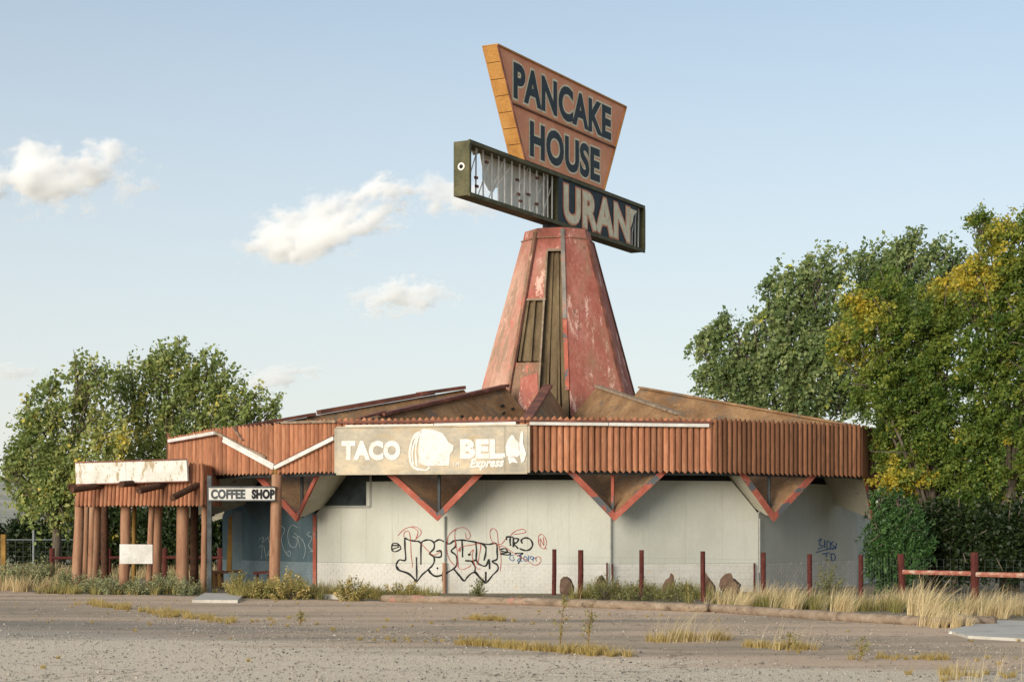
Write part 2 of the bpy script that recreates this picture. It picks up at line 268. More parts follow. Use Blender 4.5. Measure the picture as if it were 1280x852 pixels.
# ------------------------------------------------------------------ setting: ground, lot, hills
def groundmat():
    m, t, b = nt('dry_earth'); v = coord(t)
    c = ramp(t, noise(t, v, .35, 8), [(.3, (.17,.14,.09)), (.5, (.27,.215,.14)), (.7, (.33,.27,.17))])
    c = mix(t, c, (.12,.13,.06), ramp(t, noise(t, v, 1.2, 8), [(.5, (0,0,0)), (.68, (1,1,1))]))
    g = noise(t, v, 18, 6); c = mix(t, c, ramp(t, g, [(.3, (.5,)*3), (.7, (1,)*3)]), .5, 'MULTIPLY')
    t.links.new(c, b.inputs['Base Color']); b.inputs['Roughness'].default_value = .95; bump(t, b, g, .6, .05); return m
def lotmat():
    m, t, b = nt('broken_asphalt')
    v = coord(t); vs = coord(t, (.16, 1, 1), rot=(0, 0, R(-9)))
    c = ramp(t, noise(t, vs, .42, 7, .55), [(.30, (.19,.195,.18)), (.43, (.42,.345,.26)), (.55, (.60,.465,.345)), (.72, (.66,.51,.385))])
    # pale loose gravel toward the near edge of the lot
    sp = N(t, 'ShaderNodeSeparateXYZ'); t.links.new(v, sp.inputs[0])
    ma = N(t, 'ShaderNodeMath', operation='MULTIPLY_ADD'); ma.inputs[1].default_value = .62
    t.links.new(sp.outputs['X'], ma.inputs[0]); t.links.new(sp.outputs['Y'], ma.inputs[2])
    nz = N(t, 'ShaderNodeMath', operation='MULTIPLY_ADD'); nz.inputs[1].default_value = 9; t.links.new(noise(t, vs, .55, 6), nz.inputs[0]); t.links.new(ma.outputs[0], nz.inputs[2])
    mr = N(t, 'ShaderNodeMapRange'); mr.inputs[1].default_value = 28.2; mr.inputs[2].default_value = 26.2; t.links.new(nz.outputs[0], mr.inputs[0])
    grain = noise(t, v, 34, 4, .7)
    grav = ramp(t, grain, [(.34, (.36,.315,.25)), (.47, (.80,.71,.56)), (.62, (.90,.83,.69))])
    gm = N(t, 'ShaderNodeMath', operation='MULTIPLY'); t.links.new(mr.outputs[0], gm.inputs[0]); gm.inputs[1].default_value = .8
    c = mix(t, c, grav, gm.outputs[0])
    # older bare asphalt showing at the left of the lot
    mp = N(t, 'ShaderNodeMapping'); mp.inputs['Location'].default_value = (.72, -9.4, 0); mp.inputs['Scale'].default_value = (.105, .33, 0); mp.inputs['Rotation'].default_value = (0, 0, R(-2)); t.links.new(v, mp.inputs['Vector'])
    ln = N(t, 'ShaderNodeVectorMath', operation='LENGTH'); t.links.new(mp.outputs[0], ln.inputs[0])
    am = N(t, 'ShaderNodeMath', operation='MULTIPLY_ADD'); am.inputs[1].default_value = 1.9; t.links.new(noise(t, vs, 1.1, 9, .7), am.inputs[0]); t.links.new(ln.outputs['Value'], am.inputs[2])
    mr2 = N(t, 'ShaderNodeMapRange'); mr2.inputs[1].default_value = 2.15; mr2.inputs[2].default_value = 1.55; mr2.inputs[4].default_value = .55; t.links.new(am.outputs[0], mr2.inputs[0])
    c = mix(t, c, ramp(t, noise(t, v, 12, 6, .7), [(.3, (.13,.138,.132)), (.7, (.27,.27,.25))]), mr2.outputs[0])
    # thin dust over everything, grit
    c = mix(t, c, (.68,.55,.41), ramp(t, noise(t, vs, 1.6, 8, .6), [(.52, (0,0,0)), (.75, (.6,.6,.6))]))
    gr = ramp(t, noise(t, v, 55, 3, .7), [(.36, (.62,)*3), (.48, (.97,)*3), (.66, (1.15,)*3)])
    c = mix(t, c, gr, .75, 'MULTIPLY')
    # cracks
    vo = N(t, 'ShaderNodeTexVoronoi', feature='DISTANCE_TO_EDGE'); vo.inputs['Scale'].default_value = .33
    dn = N(t, 'ShaderNodeTexNoise'); dn.inputs['Scale'].default_value = 1.3; dn.inputs['Detail'].default_value = 6; t.links.new(v, dn.inputs['Vector'])
    vm = N(t, 'ShaderNodeVectorMath', operation='MULTIPLY_ADD'); vm.inputs[1].default_value = (1.6, 1.6, 0); t.links.new(dn.outputs['Color'], vm.inputs[0]); t.links.new(v, vm.inputs[2])
    t.links.new(vm.outputs[0], vo.inputs['Vector'])
    ck = ramp(t, vo.outputs['Distance'], [(.0, (1,1,1)), (.010, (0,0,0))])
    ckm = N(t, 'ShaderNodeMath', operation='MULTIPLY'); ckm.inputs[1].default_value = .55; t.links.new(ck, ckm.inputs[0]); c = mix(t, c, (.09,.075,.06), ckm.outputs[0])
    c = mix(t, c, (1.0,.95,.90), 1.0, 'MULTIPLY')
    t.links.new(c, b.inputs['Base Color']); b.inputs['Roughness'].default_value = .92; b.inputs['Specular IOR Level'].default_value = .2
    bump(t, b, grain, .7, .02); return m
def sheet(name, xs, ys, zf, m):
    vs = [Vector((x, y, zf(x, y))) for y in ys for x in xs]; nx = len(xs)
    fs = [(j*nx+i, j*nx+i+1, (j+1)*nx+i+1, (j+1)*nx+i) for j in range(len(ys)-1) for i in range(nx-1)]
    return obj(name, (vs, fs), m, kind='structure')
sheet('ground', [-4000, -800, -200, -60, 0, 60, 200, 800, 4000], [-4000, -500, -50, 0, 60, 150, 400, 900, 2000, 6000], lambda x, y: 0, groundmat())
# the lot: an asphalt sheet with a ragged far edge
edge = [(-60, 52), (-30, 51.5), (-16, 49.2), (-13.5, 47.5), (-11.8, 44.2), (-9, 43.2), (-7.5, 42.2), (-6, 41.2), (-3, 39.4), (0, 37.6), (3, 35.5), (6, 33.0), (8, 31.2), (10.5, 30.0), (16, 28.0), (30, 26), (60, 24)]
pe = []
for (x0, y0), (x1, y1) in zip(edge, edge[1:]):
    n = max(1, int((x1-x0)/.35))
    for i in range(n): pe.append((x0+(x1-x0)*i/n, y0+(y1-y0)*i/n+random.uniform(-.09, .09)))
pe.append(edge[-1])
vs = [Vector((x, y, .006)) for x, y in pe]+[Vector((x, -60, .006)) for x, y in pe]; n = len(pe)
obj('parking_lot', (vs, [(i, i+n, i+1+n, i+1) for i in range(n-1)]), lotmat(), kind='structure')
hm = mat('hazy_dry_hillside', [(.36, (.27,.29,.20)), (.5, (.46,.43,.33)), (.62, (.62,.54,.42))], .03, fine=.15, finefac=.35, bs_=0)
vs, fs = [], []; xs = np.linspace(-1600, 1600, 60)
for j, (y, k) in enumerate(((600, 0), (720, .35), (850, .75), (1000, 1), (1500, 1.1))):
    for x in xs:
        h = 26*max(0, min(1, (-x-180)/160))+5+3*math.sin(x*.013)+2*math.sin(x*.041+j)
        vs.append(Vector((x, y+random.uniform(-15, 15), h*k if j else -1)))
for j in range(4):
    for i in range(59): fs.append((j*60+i, j*60+i+1, (j+1)*60+i+1, (j+1)*60+i))
obj('hills', (vs, fs), hm, kind='structure', smooth=True)

# ------------------------------------------------------------------ the restaurant
CX, CY = 57/F*53.1, 53.1
Cc = Vector((CX, CY, 0))
B = thing('restaurant_building', 'derelict round restaurant with folded brown roof, red log fascia and tall pink tower', 'building', Cc)
Fz = lambda px, D: PZ(px, D, 0)
FV = [Fz(212, 49.8), Fz(270, 46.9), Fz(421, 43.8), Fz(657, 43.0), Fz(890, 43.8), Fz(1075, 46.5), Fz(1108, 50.4),
      Fz(1095, 54.5), Fz(1060, 59.5), Fz(960, 63.5), Fz(800, 66), Fz(600, 66.5), Fz(430, 65), Fz(290, 61.5), Fz(215, 56)]
FTOP = [4.2, 4.33, 4.37, 4.37, 4.4, 4.4, 4.42]+[4.4]*8
NF = len(FV)
WV = [Fz(278, 51.5), Fz(395, 47.0), Fz(557, 44.65), Fz(763, 44.4), Fz(948, 45.7), Fz(1071, 50.5)]
VT = [PZ(262, 50.0, 1.95), PZ(371, 46.2, 1.82), PZ(547, 43.62, 1.82), PZ(768, 43.6, 1.82), PZ(967, 45.1, 1.82), PZ(1091, 48.8, 1.85)]
for i in range(6, NF):
    m_ = (FV[i]+FV[(i+1) % NF])/2; VT.append(Vector((m_.x, m_.y, 1.85)).lerp(Vector((CX, CY, 1.85)), .03))
for i in range(6, NF-1):
    WV.append(Vector((VT[i].x, VT[i].y, 0)).lerp(Cc, .07))
WV.append(Vector((VT[NF-1].x, VT[NF-1].y, 0)).lerp(Cc, .07))
def outn(a, b):
    d = (b-a); d.z = 0; d.normalize(); n = Vector((d.y, -d.x, 0))
    return n if n.dot((a+b)/2-Cc) > 0 else -n
WV[NF-1] = PZ(289, 57.5, 0); WV[6] = PZ(1099, 55.5, 0)
# half logs of the fascia
def halflog_mesh(w, dep, h, name):
    vs, fs = [], []; k = 7
    for i in range(k):
        a = -math.pi/2+math.pi*i/(k-1); x = math.sin(a)*w/2; y = -math.cos(a)*dep
        tip = abs(x)*.95+ (1-math.cos(a))*.0
        vs += [Vector((x, y, tip)), Vector((x, y, h-tip))]
    for i in range(k-1): fs.append((2*i, 2*i+2, 2*i+3, 2*i+1))
    fs.append(tuple(2*i for i in range(k))[::-1]); fs.append(tuple(2*i+1 for i in range(k)))
    return vs, fs
LW = .158
def halflogs(a, b, za, zb, ta, tb, me_light, me_dark=None, parent=B, zbot=3.0, lean=0.0, w=LW):
    L = (b-a).length; n = max(1, round(L/w)); nn = outn(a, b) if parent is B else None
    if nn is None:
        d = (b-a).normalized(); nn = Vector((d.y, -d.x, 0)); nn = nn if nn.y < 0 else -nn
    ang = math.atan2(nn.y, nn.x)+math.pi/2
    out = []
    for i in range(n):
        t = (i+.5)/n; p = a.lerp(b, t); z0 = za+(zb-za)*t; H = ta+(tb-ta)*t-z0
        H += random.uniform(-.012, .012)
        o = bpy.data.objects.new('half_log', me_light if (me_dark is None or random.random() > .5) else me_dark); link(o, parent)
        o.location = Vector((p.x, p.y, z0+random.uniform(-.008, .008)))-wloc(parent)
        o.rotation_euler = (lean, random.uniform(-.004, .004), ang); o.scale = (L/n/w, random.uniform(.8, 1.12), H)
        out.append(o)
    return out
# the tips must stay sharp after the height scale: build the mesh for a 1.38 m log and scale only a little
def remake(H):
    v, f = halflog_mesh(LW*.97, .079, H, '')
    return v, f
v_, f_ = remake(1.38); v_ = [Vector((p.x, p.y, p.z/1.38)) for p in v_]
hl = mesh('half_log', v_, f_, M['fascia']); hl_shaded = mesh('half_log', v_, f_, M['fascia_shaded'])
halflogs(FV[0], FV[1], 3.02, 3.03, 4.22, 4.33, hl)
halflogs(FV[1], FV[2], 3.03, 3.0, 4.33, 4.38, hl)
halflogs(FV[2], FV[3], 3.0, 3.0, 4.38, 4.38, hl)
halflogs(FV[3], FV[4], 3.0, 3.0, 4.38, 4.40, hl)
halflogs(FV[4], FV[5], 2.99, 2.97, 4.40, 4.40, hl_shaded)
halflogs(FV[5], FV[6], 2.98, 3.0, 4.40, 4.44, hl_shaded)
back = []
for i in list(range(6, NF)):
    a, b = FV[i], FV[(i+1) % NF]; L = (b-a).length; n = round(L/LW); nn = outn(a, b); d = (b-a).normalized()
    for k in range(n):
        p = a.lerp(b, (k+.5)/n); vs2 = [p+d*q.x-nn*q.y*1.0+Vector((0, 0, 3.0+q.z*1.4)) for q in v_]
        back.append((vs2, f_))
obj('half_log', join(back), M['fascia_shaded'], B, kind='stuff')
# backing band and steel beam behind the logs
for i in range(NF):
    a, b = FV[i], FV[(i+1) % NF]; n = outn(a, b)
    obj('fascia_backing', slab([p-n*.02 for p in (a+Vector((0,0,3.13)), b+Vector((0,0,3.13)), b+Vector((0,0,4.18)), a+Vector((0,0,4.18)))], -n*.08), M['dark'], B)
    if i < 6: obj('eave_beam', bar(a-n*.25+Vector((0,0,3.02)), b-n*.25+Vector((0,0,3.02)), .1, .1), M['steel'], B)
# roof folds
RI = [P(566, 489, 53.2), P(580, 487, 52.0), P(632, 484, 50.7), P(685, 484, 49.85), P(746, 484.5, 50.2), P(800, 485, 51.6), P(835, 489, 53.6)]
for i in range(7, NF):
    d = (FV[i]-Cc).normalized(); RI.append(Cc+d*3.3+Vector((0, 0, 5.75)))
VI = []
for i in range(NF):
    m_ = (RI[i]+RI[(i+1) % NF])/2; d = (m_-Cc); d.z = 0; d.normalize()
    VI.append(Cc+d*2.62+Vector((0, 0, 4.78)))
FO = []
for i in range(NF):
    z = [4.1, 4.2, 4.19, 4.22, 4.2, 4.33, 4.33][i] if i < 7 else 4.3
    d = (Cc-FV[i]).normalized(); FO.append(FV[i]+d*.12+Vector((0, 0, z)))
TH = Vector((0, 0, -.13))
for i in range(NF):
    j = (i+1) % NF
    for (fo, ri) in ((FO[i], RI[i]), (FO[j], RI[j])):
        q = [fo, ri, VI[i], VT[i]+Vector((0, 0, .17))]
        # split lengthways in three strips of sheathing boards so the seams are real
        top, mi, parts = [], [], []
        for k in range(3):
            t0, t1 = k/3, (k+1)/3-(.0005 if k < 2 else 0)
            dz = Vector((0, 0, random.uniform(-.012, .012)))
            a0, a1 = q[0].lerp(q[1], t0), q[0].lerp(q[1], t1); b0, b1 = q[3].lerp(q[2], t0), q[3].lerp(q[2], t1)
            v, f = slab([a0+dz, a1+dz, b1+dz, b0+dz], TH)
            nrm = (a1-a0).cross(b0-a0)
            o = obj('roof_plate', (v, f), [M['roof'], M['soffit']], B, mi=[0, 1 if k < 2 else 0, 0, 0, 0, 0])
    # red boards along the folded edge
    if i < 6:
        n = outn(FV[i], FV[j])
        for fo in (FO[i], FO[j]):
            a = VT[i]+n*.03; b = fo+n*.03-Vector((0, 0, .17)); d = (b-a).normalized()
            up = Vector((0, 0, 1))-d*d.z; up = up.normalized()*.145
            obj('edge_board', slab([a, b, b+up, a+up*1.0+d*.0], -n*.06), M['edge'], B)
        p = VT[i]-n*.18
        obj('valley_strut', tube([p+Vector((0,0,.1)), p+Vector((0, 0, 1.3))], .045, 6), M['edge'] if i in (3,) else M['steel'], B)
# second loose roof strip pieces
def strip(a, b, w, h, m, name='ridge_cap', par=None):
    return obj(name, bar(a, b, w, h), M[m], par or B)
up1 = Vector((0, 0, .05))
for i, (t0, t1) in {1: (.0, .36), 2: (.22, 1.0), 3: (.0, 1.0)}.items():
    strip(FO[i].lerp(RI[i], t0)+up1, FO[i].lerp(RI[i], t1)+up1, .26, .08, 'cap')
strip(FO[1].lerp(RI[1], .38)+up1*1.6, FO[1].lerp(RI[1], .86)+up1*1.6, .22, .12, 'cap')
strip(FO[1].lerp(RI[1], .80)+up1*2.2, FO[1].lerp(RI[1], .995)+up1*1.4, .3, .1, 'cap')
strip(FO[2].lerp(RI[2], .1)+up1+Vector((0, 0, .02)), FO[2].lerp(RI[2], .24)+up1+Vector((0, 0, .05)), .12, .06, 'cap')
strip(FO[4].lerp(RI[4], .25)+up1, FO[4].lerp(RI[4], 1)+up1, .16, .07, 'wood')
strip(FO[5].lerp(RI[5], 0)+up1*.5, FO[5].lerp(RI[5], 1)+up1*.5, .2, .05, 'roof')
# dark missing-shingle patches
def patch(i, side, s, t, w, h):
    q = [FO[i] if side == 0 else FO[(i+1) % NF], RI[i] if side == 0 else RI[(i+1) % NF], VI[i], VT[i]+Vector((0, 0, .17))]
    f = lambda a, b: q[0].lerp(q[1], a).lerp(q[3].lerp(q[2], a), b)+Vector((0, 0, .045))
    obj('bare_patch', slab([f(s, t), f(s+w, t), f(s+w, t+h), f(s, t+h)], (0, 0, -.012)), M['dark'], B)
for a in ((2, 0, .87, .40, .03, .05), (2, 0, .92, .56, .025, .05), (2, 0, .84, .55, .03, .04), (2, 0, .6, .3, .015, .04)): patch(*a)

# cap rail and white tube housings on the fascia
def onF(i, px, py, off): return onplane(px, py, FV[i], FV[i+1], off)
def fstrip(name, i, x0, y0, x1, y1, w, m, off=.1, dep=.07):
    a, b = onF(i, x0, y0, off), onF(i, x1, y1, off); obj(name, bar(a, b, dep, w), M[m], B)
fstrip('cap_rail', 1, 352, 528, 420, 526.5, .06, 'wood'); fstrip('cap_rail', 2, 421.5, 527.5, 656, 525.5, .055, 'cap'); fstrip('cap_rail', 3, 657.5, 525.5, 890, 527.5, .055, 'cap')
fstrip('tube_housing', 2, 432, 533, 542, 531.5, .075, 'metalwhite', .12); fstrip('tube_housing', 2, 543, 531, 645, 529, .08, 'metalwhite', .13)
fstrip('tube_housing', 3, 662, 529, 760, 530, .075, 'metalwhite', .12); fstrip('tube_housing', 3, 761, 530, 886, 531.5, .08, 'metalwhite', .12)
fstrip('trim_strip', 0, 211, 551, 268, 541, .09, 'metalwhite', .10); fstrip('trim_strip', 0, 211, 553.5, 268, 543.5, .03, 'cap', .12)
fstrip('trim_strip', 1, 280, 550, 343, 584.5, .10, 'metalwhite', .13, .1); fstrip('trim_strip', 1, 280, 546.5, 343, 581, .05, 'metalwhite', .11)
fstrip('trim_strip', 1, 344, 584.5, 418, 547.5, .10, 'metalwhite', .13, .1); fstrip('trim_strip', 1, 344, 581, 418, 544, .03, 'cap', .12)
fstrip('trim_strip', 1, 270, 540.5, 333, 572, .07, 'wood', .09)
fstrip('loose_batten', 1, 292, 534, 303, 550, .03, 'wood', .12)

# walls
def top_at(s, L):                       # height of the wall's folded top at distance s along it
    return 2.02+(4.3-2.02)*(1-abs(2*s/L-1))
def wall(i, a, b, panels, mp, mb, clip=2.86, win=None, courses=True):
    n = outn(a, b); d = (b-a).normalized(); L = (b-a).length
    w = obj('wall', slab([a-n*.05, a.lerp(b, .5)-n*.05, b-n*.05, b-n*.05+Vector((0,0,2.0)), a.lerp(b, .5)-n*.05+Vector((0,0,4.28)), a-n*.05+Vector((0,0,2.0))], -n*.15), M['dark'] if i < 6 else M['wall'], B)  # front cores coloured near black for the shade in the gap above the panels
    if not panels: return w
    for k in range(panels):
        s0, s1 = L*k/panels+.0015, L*(k+1)/panels-.0015
        zc = clip
        if win and s0 < win[1]-.01 and s1 > win[0]+.01: zc = win[2]
        ss = [s0, s1]
        for q in (L*(zc-2.02)/2/(4.3-2.02), L*(1-(zc-2.02)/2/(4.3-2.02))):
            if s0 < q < s1: ss.append(q)
        if s0 < L/2 < s1: ss.append(L/2)
        ss = sorted(ss)
        poly = [a+d*s0+Vector((0,0,.745)), a+d*s1+Vector((0,0,.745))]+[a+d*s+Vector((0,0,min(zc, top_at(s, L)))) for s in ss[::-1]]
        obj('wall_panel', slab([p+n*random.uniform(-.002, .002) for p in poly], -n*.05), mp, w)
    if courses:
        bx = []; z = 0; row = 0
        while z < .735:
            s = -.1*(row % 2)
            while s < L:
                s0, s1 = max(0, s)+.004, min(L, s+.2)-.004
                if s1-s0 > .02:
                    o = n*random.uniform(0.001, .007)
                    bx.append((slab([a+d*s0+Vector((0,0,z))+o, a+d*s1+Vector((0,0,z))+o, a+d*s1+Vector((0,0,z+.0745))+o, a+d*s0+Vector((0,0,z+.0745))+o], -n*.03)))
                s += .2
            z += .082; row += 1
        obj('brick', join(bx), mb, w, kind='stuff')
        obj('mortar', slab([a-n*.002, b-n*.002, b-n*.002+Vector((0,0,.74)), a-n*.002+Vector((0,0,.74))], -n*.04), mb, w)
    return w
a01 = (WV[1]-WV[0]).length
walls = {}
walls[0] = wall(0, WV[0], WV[1], 4, M['blue'], M['bluepale'])
L12 = (WV[2]-WV[1]).length
walls[1] = wall(1, WV[1], WV[2], 5, M['wall'], M['brickwhite'], win=(0.0, L12*.4, 2.19))
walls[2] = wall(2, WV[2], WV[3], 4, M['wall'], M['brickwhite'])
walls[3] = wall(3, WV[3], WV[4], 4, M['wall'], M['brickwhite'])
walls[4] = wall(4, WV[4], WV[5], 4, M['wall'], M['brickwhite'])
for i in range(5, NF): wall(9, WV[i], WV[(i+1) % NF], 0, M['wall'], None)
# clerestory window
def onW(i, px, py, off=.004): return onplane(px, py, WV[i], WV[i+1], off)
n12 = outn(WV[1], WV[2])
wq = [onW(1, 399, 633, -.02), onW(1, 464, 633, -.02), onW(1, 464, 593, -.02), onW(1, 399, 593, -.02)]
wi = obj('window', slab(wq, -n12*.02), M['glass'], B)
for a_, b_ in ((wq[0], wq[1]), (wq[1], wq[2])):
    obj('frame', bar(a_+n12*.02, b_+n12*.02, .06, .06, (0,0,1) if abs((b_-a_).z) < .2 else (0,1,0)), M['pipe'], wi)
# corner pipes
for k, (px, zt) in {2: (557, 1.95), 3: (763, 1.95), 4: (948, 1.9)}.items():
    w = WV[k]; nn = (w-Cc).normalized()*.05; p = w+nn
    obj('conduit', tube([p+Vector((0,0,.76 if k == 2 else .5)), p+Vector((0,0,zt))], .022, 8), M['pipe'], B)
p = WV[2]+(WV[2]-Cc).normalized()*.09
obj('downpipe', tube([p, p+Vector((0,0,.77))], .045, 8), M['post'], B)
for dx in (-.09, .05):
    p = WV[3]+Vector((dx, -.09, 0)); obj('pipe_stub', tube([p, p+Vector((0,0,.74 if dx > 0 else .78))], .022, 6), M['fence_red'], B)
p = WV[4]+Vector((-.12, -.12, 0)); obj('pipe_stub', tube([p, p+Vector((0,0,.74))], .025, 6), M['fence_red'], B)
p = WV[1]+(WV[1]-Cc).normalized()*.05; obj('corner_board', bar(p, p+Vector((0,0,2.0)), .09, .06, (0,1,0)), M['edge'], B)
# entrance recess posts and boards
obj('corner_board', bar(PZ(297, 50.55, 0), PZ(297, 50.55, 2.15), .3, .12, (0,1,0)), M['bluepale'], B)
obj('jamb_board', bar(PZ(286, 50.9, .35), PZ(289, 50.9, 2.0), .14, .05, (0,1,0)), M['mustard'], B)

# ---- tower
TB, TT = 4.0, 10.27
rb, rt = 2.36+(5.75-TB)*.262, 1.085
def octp(r, z, k): t = R(7.5+45*k); return Vector((CX+r*math.sin(t), CY-r*math.cos(t), z))
for k in range(8):
    a, b, c, d = octp(rb, TB, k), octp(rb, TB, k+1), octp(rt, TT, k+1), octp(rt, TT, k)
    n = outn(a, b)
    if k == 7: continue
    obj('tower_panel', slab([a, b, c, d], -n*.06), M['tower_left' if k == 6 else 'tower'], B)
    if k in (0, 1, 6): 
        for (p, q) in ((b, c),): obj('corner_flashing', bar(p+n*.02, q+n*.02, .10, .03, n), M['cap' if k else 'cap'], B)
# broken face k=7 (from -37.5 to 7.5 degrees)
a, b, c, d = octp(rb, TB, 7), octp(rb, TB, 8), octp(rt, TT, 8), octp(rt, TT, 7); n7 = outn(a, b); n7 = Vector((n7.x, n7.y, .26)).normalized()
def onT(x, y, off=0.0):            # a point of the face from photo position (zoomed crop coordinates)
    px, py = 580+x*.3053, 270+y*.3052
    o = Vector((0, 0, EYE)); r = Vector(((px-640)/F, 1, (HZ-py)/F))
    t = (a+n7*off-o).dot(n7)/r.dot(n7); return o+r*t
fill = [octp(rb-.35, TB, 7), octp(rb-.35, TB, 8), octp(rt-.3, TT, 8), octp(rt-.3, TT, 7)]
obj('tower_lining', slab(fill, -n7*.05), M['channel'], B)
nb = 9
for k in range(nb):
    p = fill[0].lerp(fill[1], (k+.5)/nb)+n7*.05; q = fill[3].lerp(fill[2], (k+.5)/nb)+n7*.05
    obj('channel_board', bar(p, q, .07 if k % 2 else .20, .16 if k % 2 else .06, n7), M['channel'], B)
def tp(name, pts, m, off=0, th=.05): obj(name, slab([onT(x, y, off) for x, y in pts], -n7*th), M[m], B)
tp('tower_panel', [(290,66), (405,48), (399,142), (343,142), (334,340), (252,343)], 'tower')
tp('tower_panel', [(207,600), (308,598), (306,718), (304,830), (160,830), (180,728)], 'tower_worn')
tp('torn_sheet', [(232,662), (300,640), (303,720), (300,790), (262,812), (225,832), (215,790), (228,720)], 'tower', .02, .02)
tp('channel_panel', [(247,350), (327,346), (308,592), (222,594)], 'channel', -.10, .03)
for x0, x1 in ((264, 228), (290, 272), (327, 310)): 
    obj('channel_board', bar(onT(x0, 345, -.05), onT(x1, 596, -.05), .07, .10, n7), M['channel'], B)
obj('frame_lath', bar(onT(334, 341, .02), onT(251, 343, .02), .06, .04, n7), M['wood'], B)
obj('frame_lath', bar(onT(343, 139, .02), onT(398, 139, .02), .07, .04, n7), M['wood'], B)
obj('frame_lath', bar(onT(341, 142, .02), onT(305, 720, -.03), .05, .05, n7), M['wood'], B)
obj('corner_flashing', bar(onT(403, 52, .03), onT(413, 420, .03), .12, .04, n7), M['blueedge'], B)
obj('corner_flashing', bar(onT(413, 422, .03), onT(424, 712, .03), .12, .04, n7), M['edge'], B)
obj('corner_flashing', bar(onT(292, 66, .03), onT(180, 728, .03), .10, .04, n7), M['tower_worn'], B)
# cap of the tower
vs = [octp(1.06, 10.27, k) for k in range(8)]+[octp(1.0, 10.56, k) for k in range(8)]
fs = [(k, (k+1) % 8, 8+(k+1) % 8, 8+k) for k in range(8)]+[tuple(range(8, 16)), tuple(range(8))[::-1]]
obj('tower_cap', (vs, fs), M['tower'], B)
obj('corner_flashing', slab([octp(1.12, 10.245, k) for k in range(8)], (0, 0, .035)), M['tower_worn'], B)

# ------------------------------------------------------------------ lettering and strokes
def text_mesh(s, off=0.0, shear=0.0, res=4):
    cu = bpy.data.curves.new('lettering', 'FONT'); cu.body = s; cu.offset = off; cu.shear = shear; cu.resolution_u = res; cu.space_character = 1.0+off*1.2
    o = bpy.data.objects.new('lettering', cu); C.objects.link(o); dg = bpy.context.evaluated_depsgraph_get()
    me = bpy.data.meshes.new_from_object(o.evaluated_get(dg)); vs = [v.co.copy() for v in me.vertices]; fs = [tuple(p.vertices) for p in me.polygons]
    bpy.data.objects.remove(o); bpy.data.curves.remove(cu); bpy.data.meshes.remove(me); return vs, fs
def bounds(vs): return min(v.x for v in vs), max(v.x for v in vs), min(v.y for v in vs), max(v.y for v in vs)
def letters(name, s, f, m, parent, off=.02, outline=None, om=None, shear=0.0, keep=None):
    """lay text on a surface: f(u, v, w) maps the unit text box (u, v in 0..1) and a lift w to the world"""
    vs, fs = text_mesh(s, off, shear); x0, x1, y0, y1 = bounds(vs)
    def put(vv, w): return [f((v.x-x0)/(x1-x0), (v.y-y0)/(y1-y0), w) for v in vv]
    if outline:
        v2, f2 = text_mesh(s, off+outline, shear)
        # same letter spacing as the fill
        a0, a1, b0, b1 = bounds(v2); g = outline
        v3 = [f(((v.x-a0)/(a1-a0)*(1+2*g/(x1-x0))-g/(x1-x0)), ((v.y-b0)/(b1-b0)*(1+2*g/(y1-y0))-g/(y1-y0)), .006) for v in v2]
        obj(name+'_outline', (v3, f2), om, parent)
    return obj(name, (put(vs, .012), fs), m, parent)
def catmull(pts, k=6):
    if len(pts) < 3: return pts
    P_ = [pts[0]]+list(pts)+[pts[-1]]; out = []
    for i in range(1, len(P_)-2):
        p0, p1, p2, p3 = [np.array(q, float) for q in P_[i-1:i+3]]
        for j in range(k):
            t = j/k; out.append(tuple(.5*((2*p1)+(-p0+p2)*t+(2*p0-5*p1+4*p2-p3)*t*t+(-p0+3*p1-3*p2+p3)*t**3)))
    out.append(tuple(pts[-1])); return out
def ribbons(strokes, w, f, smooth=True):
    """strokes in photo pixels -> thin ribbons; f(px, py) gives the wall point"""
    vs, fs = [], []
    for si, st in enumerate(strokes):
        ww = w
        if isinstance(st, dict): ww = st['w']; st = st['p']
        st = catmull(st) if smooth else st
        k = len(vs)
        for i, p in enumerate(st):
            q0 = st[max(0, i-1)]; q1 = st[min(len(st)-1, i+1)]; dx, dy = q1[0]-q0[0], q1[1]-q0[1]; l = math.hypot(dx, dy) or 1
            r = ww*(.75+.35*math.sin(i*.37+si)**2)/2
            vs += [f(p[0]-dy/l*r, p[1]+dx/l*r, si), f(p[0]+dy/l*r, p[1]-dx/l*r, si)]
        for i in range(len(st)-1): fs.append((k+2*i, k+2*i+1, k+2*i+3, k+2*i+2))
    return vs, fs
def z8(pts): return [(480+x/5.818, 640+y/5.818) for x, y in pts]
def wf(px, py, si): 
    i = 1 if px < 557 else 2
    return onplane(px, py, WV[i], WV[i+1], .010+.0004*(si % 9))
